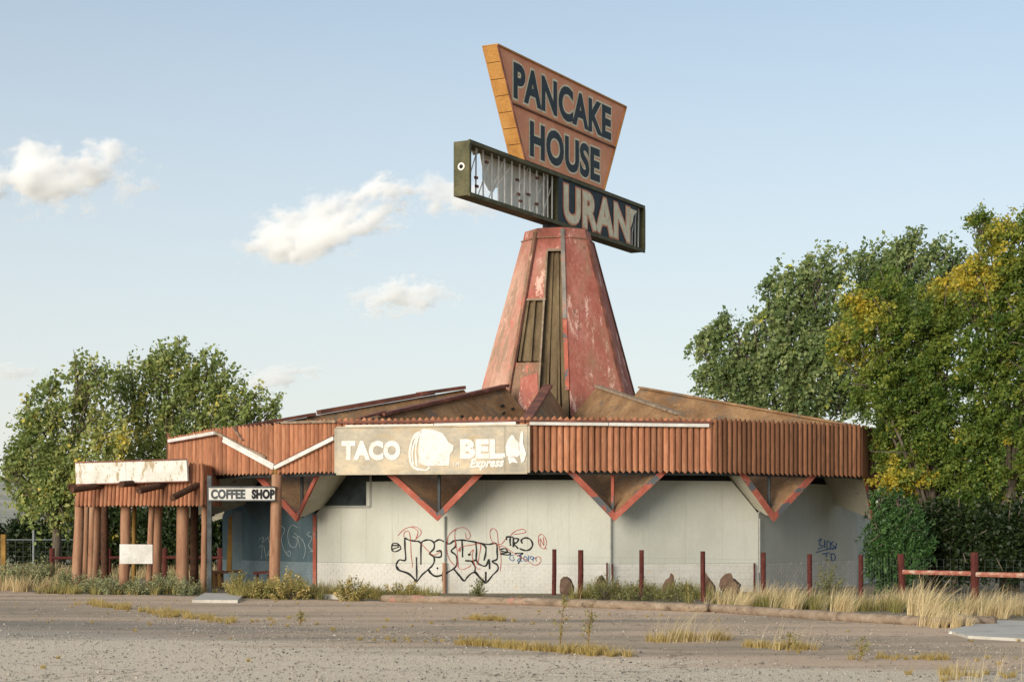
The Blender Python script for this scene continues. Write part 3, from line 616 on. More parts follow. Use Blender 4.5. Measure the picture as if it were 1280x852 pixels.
blk = [[(150,182),(152,260),(155,345),(110,345),(88,385),(105,418),(180,445),(215,480),(237,502),(275,455),(320,415),(355,380),(366,340),(350,310),(330,298),(362,262),(362,220),(330,200),(290,206),(270,235),(268,380)],
 [(150,184),(180,200),(225,208),(255,212),(272,235)], [(235,325),(237,400),(238,490)],
 [(362,218),(400,198),(440,214),(475,228),(512,205),(520,245),(488,280),(520,308),(532,350),(520,395),(480,425),(430,452),(380,465),(340,445),(318,410)],
 [(330,296),(360,320),(412,322),(412,280),(380,284)],
 [(510,205),(560,200),(610,206),(665,215),(700,224),(760,232),(815,226),(822,290),(820,340),(785,356),(822,380),(828,415),(790,455),(738,512),(700,478),(672,438),(640,440),(605,470),(580,497),(540,450),(505,408)],
 [(565,203),(570,260),(570,325)], [(590,350),(640,352),(668,345)], [(666,215),(672,280),(670,340),(690,375),(740,388),(762,340),(768,412)],
 [(700,224),(738,250),(738,300),(726,350)], [(636,352),(662,395),(660,432)], [(740,430),(740,500)], [(438,392),(428,440),(425,500)],
 {'w': 2.6, 'p': z8([(92,392),(112,420),(180,446),(236,500)])}, {'w': 2.6, 'p': z8([(660,432),(700,478),(738,510)])}, {'w': 2.4, 'p': z8([(505,408),(540,450),(580,495)])}, {'w': 2.2, 'p': z8([(322,412),(345,445),(380,463),(430,450)])},
 {'w': 3.6, 'p': z8([(617,298),(620,305),(623,312)])}, {'w': 2.2, 'p': z8([(384,400),(388,405),(392,412)])},
 {'w': 1.6, 'p': z8([(55,270),(62,228),(100,228),(122,262),(80,285),(58,270),(110,250)])}, {'w': 1.6, 'p': z8([(60,240),(110,240)])},
 [(892,200),(893,178),(938,178)], [(918,180),(916,212),(920,242)], [(940,182),(940,252)], [(940,188),(976,192),(965,218),(944,226),(975,262)],
 [(1005,225),(998,200),(1030,184),(1065,198),(1080,235),(1060,268),(1025,276),(985,262)],
 {'w': 1.7, 'p': z8([(838,272),(880,262),(895,290),(845,300),(905,308),(915,292),(850,282)])}, {'w': 1.6, 'p': z8([(952,298),(1010,296),(985,312),(998,330),(975,372)])}]
blk = [b if isinstance(b, dict) else z8(b) for b in blk]
red = [[(100,168),(150,120),(210,103),(258,120),(268,155),(222,202)], [(200,106),(245,135),(232,190)], [(142,178),(150,142),(180,140),(192,200),(196,300),(208,400)],
 [(270,225),(320,280),(360,310),(412,285)], [(460,235),(468,170),(520,122),(580,110),(618,140),(625,180),(600,192),(592,150)], [(520,122),(514,180),(530,280),(540,400)],
 [(452,220),(458,290),(480,350),(520,390)], [(540,275),(560,250),(640,235),(700,232),(690,320),(680,380)], [(540,275),(555,262),(550,285),(538,272)], [(620,300),(650,270),(640,320),(670,400),(700,410)],
 [(530,380),(560,415),(620,395),(632,378)], [(775,190),(770,140),(792,116),(820,140),(830,220),(850,330),(845,425)], [(775,190),(800,225),(850,230),(885,190)],
 [(918,168),(955,135),(1010,122),(1030,140),(1000,152),(945,158)], [(1122,215),(1125,170),(1150,160),(1178,200),(1175,250),(1150,262),(1125,230),(1122,200)], [(1138,250),(1135,190),(1160,240),(1158,180)], [(1150,262),(1185,264)],
 [(835,250),(870,245),(940,295),(1040,350),(1100,385),(1140,355),(1128,322),(1100,330),(1110,355)]]
blu = [[(948,312),(920,312),(914,338),(935,350),(950,338)], [(938,322),(942,332)], [(968,318),(985,308),(996,320),(968,352),(1004,352)], [(1015,330),(1025,318),(1038,330),(1034,352),(1018,350),(1014,330)],
 [(1052,312),(1048,356)], [(1085,325),(1070,318),(1062,332),(1078,342),(1086,322),(1082,356)], [(1088,330),(1112,334)]]
g = thing('graffiti_lettering', 'large black and red bubble graffiti sprayed low on the white wall', 'graffiti', onW(2, 600, 742) - Vector((0, .02, 0)))
for o_ in (('black_stroke', blk, 2.0, 'black', 0), ('red_stroke', [z8(s) for s in red], .75, 'spray_red', .004), ('blue_stroke', [z8(s) for s in blu], .85, 'spray_blue', .006)):
    vf = ribbons(o_[1], o_[2], lambda a_, b_, s_, k=o_[4]: wf(a_, b_, s_)-Vector((0, k, 0))); obj(o_[0], vf, M[o_[3]], g)
bl2 = [[(1022,676),(1027,673),(1024,680),(1029,682),(1022,686)], [(1031,674),(1031,684)], [(1034,685),(1034,676),(1038,678),(1038,686)], [(1043,676),(1039,679),(1043,683),(1040,687)], [(1046,678),(1044,686)],
       [(1028,692),(1037,690)], [(1033,691),(1034,701)], [(1038,692),(1043,692),(1044,698),(1040,700),(1039,692)], [(1020,690),(1034,686),(1046,684)]]
o_ = obj('graffiti_tag', ribbons(bl2, 1.1, lambda a_, b_, s_: onplane(a_, b_, WV[4], WV[5], .010+.0005*s_)), M['spray_blue'])
tag(o_, 'small blue scrawled graffiti tag on the shaded wall at the right', 'graffiti')
wz = lambda pts: [(250+x/5.01, 590+y/5.01) for x, y in pts]
wh = [[(505,330),(530,360),(510,420),(530,490),(560,525),(565,495),(540,500)], [(610,345),(575,330),(550,380),(560,450),(595,470),(610,420),(580,400)], [(590,380),(610,400),(625,470)], [(640,410),(660,480),(648,540)], [(690,370),(670,390),(700,410),(680,460),(705,490),(690,495)],
      [(370,420),(400,405),(390,440),(430,400)], [(370,470),(390,460),(385,540)], [(400,460),(415,540)], [(425,410),(440,470),(420,520),(445,500)], [(600,420),(620,400),(640,430)]]
o_ = obj('graffiti_tag', ribbons([wz(s) for s in wh], .55, lambda a_, b_, s_: onplane(a_, b_, WV[0], WV[1], .012+.0005*s_)), M['chalk'])
tag(o_, 'thin white graffiti scrawl on the blue entrance wall', 'graffiti')

# ------------------------------------------------------------------ roof sign
d_s = Vector((.488, .873, 0)).normalized(); n_s = Vector((d_s.y, -d_s.x, 0))     # along the sign; out of its front
O_s = PZ(697, 53.1, 0)
def SP(u, z, w=0.0): p = O_s+d_s*u+n_s*w; return Vector((p.x, p.y, z))
def px2u(px):                                                                     # where a sight column meets the sign plane
    r = Vector(((px-640)/F, 1)); o2 = Vector((O_s.x, O_s.y)); n2 = Vector((n_s.x, n_s.y)); t = o2.dot(n2)/r.dot(n2)
    return (r*t-o2).dot(Vector((d_s.x, d_s.y)))
def px2z(px, py):
    r = Vector(((px-640)/F, 1)); o2 = Vector((O_s.x, O_s.y)); n2 = Vector((n_s.x, n_s.y)); t = o2.dot(n2)/r.dot(n2)
    return EYE+(HZ-py)/F*t
TK = .475
RS = thing('roof_sign', 'tapered terracotta roof sign reading PANCAKE HOUSE on the cabinet over the tower', 'sign', SP(.5, 12.36, -TK/2))
uTL, uTR, uBR, uBL = px2u(620.6), px2u(782), px2u(754.3), px2u(655.3); ZT, ZB, ZM = 15.34, 12.37, 13.86
def lerp(a, b, t): return a+(b-a)*t
def uL(z): return lerp(uBL, uTL, (z-ZB)/(ZT-ZB))
def uR(z): return lerp(uBR, uTR, (z-ZB)/(ZT-ZB))
for z0, z1 in ((ZB+.02, ZM-.02), (ZM+.02, ZT-.02)):
    obj('sign_face', slab([SP(uL(z0)+.03, z0), SP(uR(z0)-.03, z0), SP(uR(z1)-.03, z1), SP(uL(z1)+.03, z1)], -n_s*.03), M['orange'], RS)
    obj('sign_face', slab([SP(uL(z0)+.03, z0, -TK+.03), SP(uR(z0)-.03, z0, -TK+.03), SP(uR(z1)-.03, z1, -TK+.03), SP(uL(z1)+.03, z1, -TK+.03)], -n_s*.03), M['orange'], RS)
core = [SP(uL(ZB)+.06, ZB+.04, -.04), SP(uR(ZB)-.06, ZB+.04, -.04), SP(uR(ZT)-.06, ZT-.04, -.04), SP(uL(ZT)+.06, ZT-.04, -.04)]
obj('sign_core', slab(core, -n_s*(TK-.08)), M['cap'], RS)
for k in range(7):                                                                 # folded panels of the ochre edge
    z0, z1 = lerp(ZB, ZT, k/7)+.008, lerp(ZB, ZT, (k+1)/7)-.008
    obj('edge_panel', slab([SP(uL(z0), z0, .002), SP(uL(z1), z1, .002), SP(uL(z1), z1, -TK), SP(uL(z0), z0, -TK)], d_s*.03), M['yellow'], RS)
    obj('edge_panel', slab([SP(uR(z0), z0, 0), SP(uR(z1), z1, 0), SP(uR(z1), z1, -TK), SP(uR(z0), z0, -TK)], -d_s*.03), M['yellow'], RS)
def sbar(a, b, w, m, name='trim', par=RS, dep=.05): return obj(name, bar(a, b, dep, w, n_s.cross((b-a).normalized())), M[m], par)
sbar(SP(uTL, ZT, .02), SP(uTR, ZT, .02), .05, 'yellow'); sbar(SP(uL(ZM), ZM, .02), SP(uR(ZM), ZM, .02), .045, 'cap')
sbar(SP(uL(ZM)+.05, ZM+.035, .02), SP(uR(ZM)-.05, ZM+.035, .02), .025, 'yellow'); sbar(SP(uR(ZB), ZB, .02), SP(uR(ZT), ZT, .02), .04, 'yellow'); sbar(SP(uL(ZB)+.02, ZB, .02), SP(uL(ZT)+.02, ZT, .02), .035, 'cap')
obj('top_plate', slab([SP(uTL, ZT, 0), SP(uTR, ZT, 0), SP(uTR, ZT, -TK), SP(uTL, ZT, -TK)], (0, 0, .025)), M['yellow'], RS)
def onS(u0, u1, z0, z1): return lambda u, v, w: SP(lerp(u0, u1, u), lerp(z0, z1, v), w+.002)
letters('lettering', 'PANCAKE', onS(px2u(641.5), px2u(763.5), 14.03, 15.09), M['navy'], RS, .040, .045, M['cream'])
letters('lettering', 'HOUSE', onS(px2u(662), px2u(749.5), 12.54, 13.60), M['navy'], RS, .040, .045, M['cream'])

SC = thing('sign_cabinet', 'long rusty olive sign cabinet half stripped, its right half reading URANT', 'sign', SP(.4, 10.8, -TK/2))
u0, u1, z0, z1 = px2u(585.5), px2u(805), 10.82, 12.33; ud = px2u(699.5)
for q in ((u0, u1, z0, z0+.05), (u0, u1, z1-.05, z1)):
    obj('cabinet_rail', slab([SP(q[0], q[2]), SP(q[1], q[2]), SP(q[1], q[3]), SP(q[0], q[3])], -n_s*TK), M['olive'], SC)
for ua in (u0, u1-.05): obj('cabinet_end', slab([SP(ua, z0+.05), SP(ua+.05, z0+.05), SP(ua+.05, z1-.05), SP(ua, z1-.05)], -n_s*TK), M['olive'], SC)
for zz in (z0+.03, z1-.03): sbar(SP(u0, zz, .02), SP(u1, zz, .02), .11, 'olive', 'flange', SC)
for ua, w_ in ((u0+.03, .10), (ud, .22), (u1-.03, .10)): sbar(SP(ua, z0+.09, .02), SP(ua, z1-.09, .02), w_, 'olive' if ua != ud else 'navy', 'flange', SC)
obj('partition', slab([SP(ud, z0+.05, -.02), SP(ud+.05, z0+.05, -.02), SP(ud+.05, z1-.05, -.02), SP(ud, z1-.05, -.02)], -n_s*(TK-.04)), M['olive'], SC)
# back liner with the ragged hole where the sky shows through
bk = -TK+.02
def U(px): return px2u(px)+.28
def bp(pts, nm='liner_panel'): obj(nm, slab([SP(u, z, bk) for u, z in pts], -n_s*.015), M['inner'], SC)
zb, zt_ = z0+.05, z1-.05
bp([(u0+.05, zb), (U(596), zb), (U(597), zb+.35), (U(598.5), zb+.65), (U(599), zb+.95), (U(601), zt_), (u0+.05, zt_)])
bp([(U(601), zt_), (U(602.5), zt_-.12), (U(606), zt_-.10), (U(610), zt_-.02), (U(611), zt_)])
bp([(U(611), zt_), (U(614), zb+1.02), (U(617), zb+.62), (U(622), zb+.45), (U(627), zb+.40), (U(634), zb+.75), (U(634), zt_)])
bp([(U(634.3), zb), (U(652), zb), (U(652), zt_), (U(634.3), zt_)]); bp([(U(652.3), zb), (U(672), zb), (U(672), zt_), (U(652.3), zt_)]); bp([(U(672.3), zb), (ud, zb), (ud, zt_), (U(672.3), zt_)])
bp([(ud+.06, zb), (u1-.06, zb), (u1-.06, zt_), (ud+.06, zt_)])
for k, px in enumerate((591, 600, 609, 620, 628, 636, 645, 654, 661, 668, 676, 684, 690, 695)):
    u = px2u(px)+random.uniform(-.03, .03); obj('lamp_tube', tube([SP(u, zb+.02, -.14), SP(u+random.uniform(-.03,.03), zt_-.02, -.14)], .024, 6), M['metalwhite'], SC)
for pa, pb, ya, yb in ((588, 605, 0, 1), (604, 622, 0, .95), (617, 638, 0, 1), (650, 668, .3, 1), (672, 690, .1, 1), (628, 648, .35, .95), (683, 697, 0, .8)):
    obj('brace', tube([SP(px2u(pa), lerp(zb, zt_, ya), -.2), SP(px2u(pb), lerp(zb, zt_, yb), -.2)], .018, 5), M['inner'], SC)
for k in range(9):
    u = lerp(u0+.5, ud-.4, random.random()); z = lerp(zb+.2, zt_-.2, random.random()); obj('lamp_socket', bar(SP(u, z, -.12), SP(u+.13, z, -.12), .06, .07), M['cap'], SC)
# the URANT face, torn away at its right end
f1 = px2u(790)
obj('sign_face', slab([SP(ud+.1, zb+.03, -.005), SP(px2u(779), zb+.03, -.005), SP(px2u(789.5), zb+.12, -.005), SP(px2u(790), zb+.55, -.005), SP(px2u(793), zb+.82, -.005), SP(px2u(796), zt_-.16, -.005), SP(px2u(798), zt_-.04, -.005), SP(ud+.1, zt_-.03, -.005)], -n_s*.02), M['navy'], SC)
letters('lettering', 'URAN', onS(px2u(704.5), px2u(787), zb+.10, zt_-.17), M['cream'], SC, .038, .035, M['orange'])
tz0, tz1 = zb+.36, zt_-.17
obj('lettering_fragment', slab([SP(px2u(783.5), tz1, .012), SP(px2u(783.5), tz1-.2, .012), SP(px2u(787.5), tz1-.2, .012), SP(px2u(788), tz0+.25, .012), SP(px2u(790.5), tz0+.45, .012), SP(px2u(791.5), tz1-.22, .012), SP(px2u(796), tz1-.02, .012)], -n_s*.004), M['cream'], SC)
for px in (793, 797, 801): obj('lamp_tube', tube([SP(px2u(px), zb+.02, -.1), SP(px2u(px)+.04, zt_-.02, -.1)], .026, 6), M['metalwhite'], SC)
obj('brace', tube([SP(px2u(792), zb, -.18), SP(px2u(803), zt_, -.18)], .02, 5), M['inner'], SC)
pc = SP(u0-.012, 11.62, -TK*.45); obj('round_cover', tube([pc, pc-d_s*.02], .11, 14), M['inner'], SC); obj('round_hole', tube([pc-d_s*.02, pc-d_s*.03], .06, 12), M['black'], SC)
obj('support_post', tube([SP(-.05, 10.4, -TK*.55), SP(-.05, 10.85, -TK*.55)], .2, 10), M['steel'], SC)

# ------------------------------------------------------------------ TACO BELL sign on the fascia
TS = thing('fascia_sign', 'weathered beige fascia sign reading TACO BELL Express with a whited-out bell', 'sign', onF(2, 540, 591, .2))
def T(px, py, w=0.0): return onplane(px, py, FV[2], FV[3], .17+w)
n23 = outn(FV[2], FV[3])
obj('sign_face', slab([T(421.5, 591), T(631, 590.6), T(631, 532.7), T(421.5, 535)], -n23*.08), M['tacobg'], TS)
obj('sign_face', slab([T(631.4, 590.6), T(659, 590), T(659, 531.8), T(631.4, 532.6)], -n23*.08), M['tacobg'], TS)
for a_, b_ in (((421, 592.3), (659.3, 591)), ((421, 534), (659.3, 531)), ((420.8, 591), (420.8, 535)), ((659.5, 590.5), (659.5, 532))):
    A_, B_ = T(*a_, -.03), T(*b_, -.03); obj('frame', bar(A_, B_, .11, .04, (0,0,1) if abs((B_-A_).z) < .3 else (0,1,0)), M['tacobg'], TS)
def tq(x0, x1, yb, yt, sl=0.0): return lambda u, v, w: T(lerp(x0, x1, u), lerp(yb, yt, v)+sl*u, w)
letters('lettering', 'TACO', tq(427, 500.5, 575, 550.5), M['signwhite'], TS, .062)
letters('lettering', 'BEL', tq(575, 629, 573, 548.5), M['signwhite'], TS, .062)
letters('lettering', 'Express', tq(587, 630, 588, 573, -1.5), M['signwhite'], TS, .05, shear=.3)
letters('lettering', 'TM', tq(565.5, 574, 582, 577.5), M['signwhite'], TS, .02)
t7 = lambda pts: [(420+x/5.12, 520+y/5.12) for x, y in pts]
def flatpoly(nm, pts, lift=.012, jag=.0):
    v = [T(x+random.uniform(-jag, jag), y+random.uniform(-jag, jag), lift) for x, y in t7(pts)]
    obj(nm, slab(v, -n23*.004), M['signwhite'], TS)
flatpoly('bell_emblem', [(540,90),(560,80),(590,82),(640,92),(680,108),(705,140),(718,165),(752,185),(750,215),(728,248),(725,315),(640,316),(580,318),(530,300),(528,240),(530,170),(535,130)])
o_ = ribbons([{'w': 2.4, 'p': t7(q)} for q in ([(535,98),(500,125),(480,180),(474,240),(478,300),(500,330),(540,340)], [(522,125),(498,180),(488,240),(494,310)], [(545,95),(520,150),(510,220),(516,320)], [(540,100),(490,150),(470,230),(486,310),(530,345)], [(500,330),(570,345),(600,325)])], 1.6, lambda a_, b_, s_: T(a_, b_, .010+.001*s_))
obj('bell_emblem', o_, M['signwhite'], TS)
flatpoly('paint_splotch', [(1085,195),(1100,150),(1122,120),(1135,122),(1150,150),(1168,165),(1170,210),(1185,240),(1160,262),(1140,255),(1110,262),(1090,250)], .014)
flatpoly('paint_splotch', [(1180,110),(1192,90),(1200,120),(1196,170),(1205,200),(1218,240),(1205,285),(1185,300),(1178,250),(1172,180)], .018)
flatpoly('paint_splotch', [(1030,238),(1080,236),(1086,262),(1040,262)], .016); flatpoly('paint_splotch', [(1100,262),(1140,262),(1165,300),(1130,292),(1110,305)], .010)

# ------------------------------------------------------------------ log portico at the entrance
PA, PB = PZ(93, 46.2, 0), PZ(256, 45.3, 0)
PO = thing('log_portico', 'red log portico with battered half log fascia, standing left of the entrance', 'portico', PZ(175, 47, 0))
lean = math.atan2(.22, 1.2)
nP = Vector(((PB-PA).y, -(PB-PA).x, 0)).normalized(); dP = (PB-PA).normalized()
a_, b_ = PA+dP*.05, PB-dP*.03
L_ = (b_-a_).length; w_ = .112; k_ = round(L_/w_)
v2 = [Vector((p.x*.72, p.y*.8, p.z)) for p in v_]; hs = mesh('half_log', v2, f_, M['fascia'])
for i in range(k_):
    p = a_.lerp(b_, (i+.5)/k_); H = 1.17 if i > k_*.86 else 1.12
    o = bpy.data.objects.new('half_log', hs); link(o, PO); o.location = Vector((p.x, p.y, 2.195+random.uniform(-.01,.01)))-wloc(PO)
    o.rotation_euler = (-lean*.8, random.uniform(-.006, .006)-.012-(.03 if i > k_*.9 else 0), math.atan2(nP.y, nP.x)+math.pi/2); o.scale = (1, 1, H/1.0)
# side fascia going back from the left corner, and from the right corner
for (c0, sgn) in ((a_, -1), (b_, 1)):
    for i in range(22):
        p = c0+Vector((.06*sgn*0+dP.x*.0, .12+.16*i*.72, 0)); o = bpy.data.objects.new('half_log', hs); link(o, PO)
        o.location = Vector((p.x, p.y, 2.2))-wloc(PO); o.rotation_euler = (-.1, 0, R(-90 if sgn < 0 else 90)); o.scale = (1, 1, 1.12)
obj('portico_roof', slab([PA+Vector((.15,.3,3.1)), PB+Vector((-.1,.3,3.15)), PB+Vector((-.1,4,3.15)), PA+Vector((.15,4,3.1))], (0,0,.06)), M['roof'], PO)
obj('lintel', bar(PA+Vector((.1,.12,2.42)), PB+Vector((-.1,.12,2.42)), .16, .18), M['viga'], PO)
for px, pxt, D, r, mm in ((95.5, 100, 46.6, .15, 'post'), (106, 108, 50.0, .1, 'post'), (113, 116, 48.6, .1, 'post'), (119, 123, 47.4, .105, 'post'), (131, 131, 49.5, .12, 'viga'),
                          (155, 158, 46.3, .16, 'post'), (167.5, 168, 49.0, .07, 'mustard'), (186, 190, 46.3, .09, 'post'), (196, 198, 46.8, .13, 'post'), (227, 229, 46.2, .185, 'post'),
                          (243, 243, 48.5, .13, 'viga'), (254, 256, 45.75, .085, 'post')):  # viga-coloured posts have their shade under the portico put into the dark colour
    p, q = PZ(px, D, -.03), PZ(pxt, D, 2.5); obj('post', log(p, q, r*.93, 10, .05, 6, .92), M[mm], PO, smooth=True)
for px, py in ((129, 606.5), (158, 604.5), (206, 605), (246, 603.5)):
    e = onplane(px, py, PA, PB, 0.0); e = e+Vector((.12, .30, .04)); s_ = {129: (-.42,-.62,-.10), 158: (-.14,-.66,-.04), 206: (-.36,-.62,-.13), 246: (-.34,-.64,-.25)}[px]
    if px == 158: e += Vector((.18, 0, 0))
    obj('viga', log(e, e+Vector(s_)*1.75, .085, 10, .03, 3, 1), M['viga'], PO)
for zz, yy in ((2.76, .4), (2.50, 1.2)):
    e = PA+Vector((.1, yy, zz)); obj('viga', log(e, e+Vector((-.33, -.15, -.02 if yy < 1 else -.24)), .08, 10, .03, 3, 1), M['viga'], PO)
BD = thing('blank_signboard', 'long peeling white signboard with no lettering on the portico fascia', 'sign', onplane(165, 604, PA, PB, .1))
def Q(px, py, w=0): return onplane(px, py, PA, PB, .16+w)
for c in ([(95,605),(157.5,603.2),(157,575.3),(94,578)], [(157.9,603.2),(234.5,601),(233,574),(157.4,575.3)]):
    obj('board', slab([Q(*p) for p in c], -nP*.10 if nP.y < 0 else nP*.10), M['whiteboard'], BD)
obj('frame', bar(Q(94,577.6,.01), Q(233.3,573.6,.01), .05, .03), M['cap'], BD); obj('frame', bar(Q(95,605.3,.01), Q(234.5,601.3,.01), .05, .03), M['cap'], BD)
o_ = obj('notice_board', slab([PZ(149.5, 45.45, 0)+Vector((0,0,.73)), PZ(190.5, 45.45, .73), PZ(190.5, 45.45, 1.225), PZ(149.5, 45.45, 1.235)], (0, .06, 0)), M['whiteboard'])
o_.data.materials[0] = M['metalwhite']; tag(o_, 'small blank white board fixed across two portico posts', 'sign')
# COFFEE SHOP sign, steel post, log post
CS = thing('entrance_sign', 'narrow white hanging sign reading COFFEE SHOP above the entrance', 'sign', PZ(303, 45.2, 2.35))
def K(px, py, w=0): return P(px, py, 44.72-w)
obj('sign_face', slab([K(261, 625), K(343.5, 625), K(343.5, 608.5), K(261, 608.5)], (0, .07, 0)), M['metalwhite'], CS)
for y_ in (608, 625.2): obj('frame', bar(K(260.5, y_, .0), K(344, y_, .0), .12, .03), M['steel'], CS)
letters('lettering', 'COFFEE', lambda u, v, w: K(lerp(263.5, 306.5, u), lerp(623.3, 611, v), w), M['steel'], CS, .05)
letters('lettering', 'SHOP', lambda u, v, w: K(lerp(314.5, 343.2, u), lerp(623.3, 611, v), w), M['black'], CS, .06)
o_ = obj('steel_post', bar(PZ(262, 45.4, 0), PZ(262, 45.4, 3.0), .11, .11, (0,1,0)), M['steel']); tag(o_, 'dark square steel post beside the concrete step at the portico corner', 'post')
LP = thing('log_post', 'single red log post under the fascia beside the coffee shop sign', 'post', PZ(344.5, 44.95, 0))
obj('post', log(PZ(343, 44.95, -.02), PZ(346, 44.95, 3.02), .145, 12, .04, 7, .93), M['post'], LP, smooth=True)
obj('bracket', bar(PZ(344, 44.9, 2.75), PZ(344, 44.9, 3.15), .07, .07, (0,1,0)), M['mustard'], LP)
# bench / table remains in the entrance
BT = thing('broken_bench', 'dark broken bench standing in the shaded entrance', 'bench', PZ(292, 48, 0))
obj('seat', slab([PZ(265, 47.6, .40), PZ(304, 47.6, .46), PZ(304, 48.1, .46), PZ(265, 48.1, .40)], (0,0,.06)), M['viga'], BT)
for px in (270, 277, 299): obj('leg', bar(PZ(px, 47.8, 0), PZ(px, 47.8, .42), .06, .06, (0,1,0)), M['viga'], BT)
BT = thing('fallen_table', 'low rusty red table behind the weeds by the log post', 'table', PZ(327, 47.2, 0))
obj('table_top', slab([PZ(316, 46.6, .42), PZ(341, 46.6, .46), PZ(341, 47.2, .46), PZ(318, 47.2, .42)], (0,0,.06)), M['fence_red'], BT)
for px in (322, 336): obj('leg', bar(PZ(px, 46.9, 0), PZ(px, 46.9, .42), .06, .06, (0,1,0)), M['viga'], BT)
o_ = obj('crate', slab([PZ(262.5, 49, .4), PZ(277, 49, .4), PZ(277, 49, .85), PZ(262.5, 49, .85)], (0, .35, 0)), M['mustard']); tag(o_, 'mustard wooden box behind the dark bench', 'box')
o_.location.z = .02
# slabs
o_ = obj('concrete_step', slab([PG(240, 753), PG(297, 753.5), PG(306, 745), PG(256, 744)], (0, 0, .07)), M['concrete']); tag(o_, 'pale tilted concrete slab in front of the entrance', 'slab')
o_ = obj('concrete_apron', slab([PG(1185, 791), PG(1210, 798), PG(1300, 803), PG(1330, 790), PG(1300, 779), PG(1235, 778)], (0, 0, .05)), M['concrete']); tag(o_, 'pale concrete apron at the right edge of the lot', 'slab')

# ------------------------------------------------------------------ kerb timbers
kerbs = [((478, 752), (690, 757), 'long weathered timber kerb below the graffiti'), ((691, 757.5), (884, 765), 'weathered timber kerb with red paint traces below the fence posts'),
         ((889, 764.5), (1048, 776), 'weathered timber kerb among the straw grass right of the gap'), ((1050, 776), (1160, 782), 'half buried timber kerb in the tall grass at the right'),
         ((1168, 784), (1243, 782), 'short round timber kerb end beside the concrete apron')]
for (p, q, lb) in kerbs:
    a_, b_ = PG(*p), PG(*q); r = .095
    o_ = obj('timber_kerb', log(a_+Vector((0,0,r*.8)), b_+Vector((0,0,r*.8)), r, 9, .10, 14, 1), M['wood'], smooth=True); tag(o_, lb, 'kerb', 'timber kerbs along the edge of the lot')
o_ = obj('concrete_kerb', bar(PG(398, 747)+Vector((0,0,.05)), PG(440, 749.5)+Vector((0,0,.05)), .15, .12), M['concrete']); tag(o_, 'short pale concrete kerb among the weeds left of the timber kerbs', 'kerb')

# ------------------------------------------------------------------ wire fence with red posts
fp = [(693, 43.3, 686), (726, 41.6, 687), (802, 40.8, 687), (878.5, 39.4, 688.5), (954, 38.0, 690), (1012, 38.9, 692), (1076, 39.8, 693)]
FN = thing('wire_fence', 'wire mesh fence on slim dark red posts in front of the white wall', 'fence', PZ(880, 40, 0))
for px, D, py in fp:
    zt = EYE-(py-HZ)/F*D; w = .055 if px not in (726,) else .066
    obj('post', tube([PZ(px+random.uniform(-1, 1), D, -.05), PZ(px, D, zt*.5), PZ(px, D, zt)], [w*1.02, w, w*.98], 9), M['fence_red'], FN)
rp = [(1126, 37.6, 692, 1129), (1218, 36.4, 690, 1219)]
RF = thing('rail_fence', 'weathered red rail fence with thick round posts at the right', 'fence', PZ(1190, 37, 0))
for px, D, py, pb in rp:
    zt = EYE-(py-HZ)/F*D; obj('post', log(PZ(pb, D, -.05), PZ(px, D, zt), .078 if px < 1200 else .088, 10, .03, 5, .95), M['fence_red'], RF, smooth=True)
pp = PZ(1345, 35.0, 0); obj('post', log(pp-Vector((0,0,.05)), pp+Vector((0,0,1.15)), .09, 10, .03, 5, .95), M['fence_red'], RF, smooth=True)
obj('rail', log(P(1129, 714.5, 37.5), P(1217, 716.5, 36.4), .052, 7, .08, 8, 1), M['rail'], RF); obj('rail', log(P(1221, 717.5, 36.3), P(1345, 720, 35.0), .056, 7, .08, 8, 1), M['rail'], RF)
def wires(pa, pb, zt, par, step=.15, rows=7, r=.0011):
    out = []; L = (pb-pa).length; n = max(1, int(L/step))
    for k in range(rows):
        z = zt*(k+.6)/rows; out.append(tube([pa+Vector((0,0,z)), pa.lerp(pb, .5)+Vector((0,0,z-.01)), pb+Vector((0,0,z))], r, 3, False))
    for k in range(n): p = pa.lerp(pb, (k+.5)/n); out.append(tube([p+Vector((0,0,.05)), p+Vector((0,0,zt*.94))], r*.8, 3, False))
    obj('wire_mesh', join(out), M['galv'], par, kind='stuff')
for i in range(len(fp)-1): wires(PZ(fp[i][0], fp[i][1]+.07, 0), PZ(fp[i+1][0], fp[i+1][1]+.07, 0), 1.02, FN)
wires(PZ(1076, 39.9, 0), PZ(1126, 37.8, 0), 1.05, RF); wires(PZ(1126, 37.8, 0), PZ(1218, 36.6, 0), 1.05, RF); wires(PZ(1218, 36.6, 0), PZ(1345, 35.2, 0), 1.05, RF)
# far left fences
LF = thing('chain_fence', 'pale blue galvanised fence with a thin top rail in front of the left trees', 'fence', PZ(100, 72, 0))
for px in (-60, 42, 165, 290, 370): obj('post', tube([PZ(px, 72, 0), PZ(px, 72, 1.62)], .05, 7), M['galv'], LF)
obj('rail', tube([PZ(-90, 72, 1.2), PZ(400, 72, 1.2)], .03, 6), M['galv'], LF)
wires(PZ(-60, 72.05, 0), PZ(370, 72.05, 0), 1.2, LF, .3, 6, .004)
LR = thing('low_rail_fence', 'low dark red rail fence seen behind the log portico', 'fence', PZ(180, 58, 0))
for px in (65, 136, 206, 275): obj('post', log(PZ(px, 58, 0), PZ(px, 58, 1.0), .09, 8, .03, 3, 1), M['fence_red'], LR)
obj('rail', log(PZ(65, 57.95, .68), PZ(206, 57.95, .70), .05, 7, .04, 6, 1), M['fence_red'], LR); obj('rail', log(PZ(206, 57.95, .70), PZ(340, 57.95, .68), .05, 7, .04, 6, 1), M['fence_red'], LR)
o_ = obj('wooden_post', bar(PZ(4.5, 60, 0), PZ(4.5, 60, 1.45), .16, .16, (0,1,0)), M['mustard']); tag(o_, 'weathered brown wooden post at the left edge in front of the pale fence', 'post')

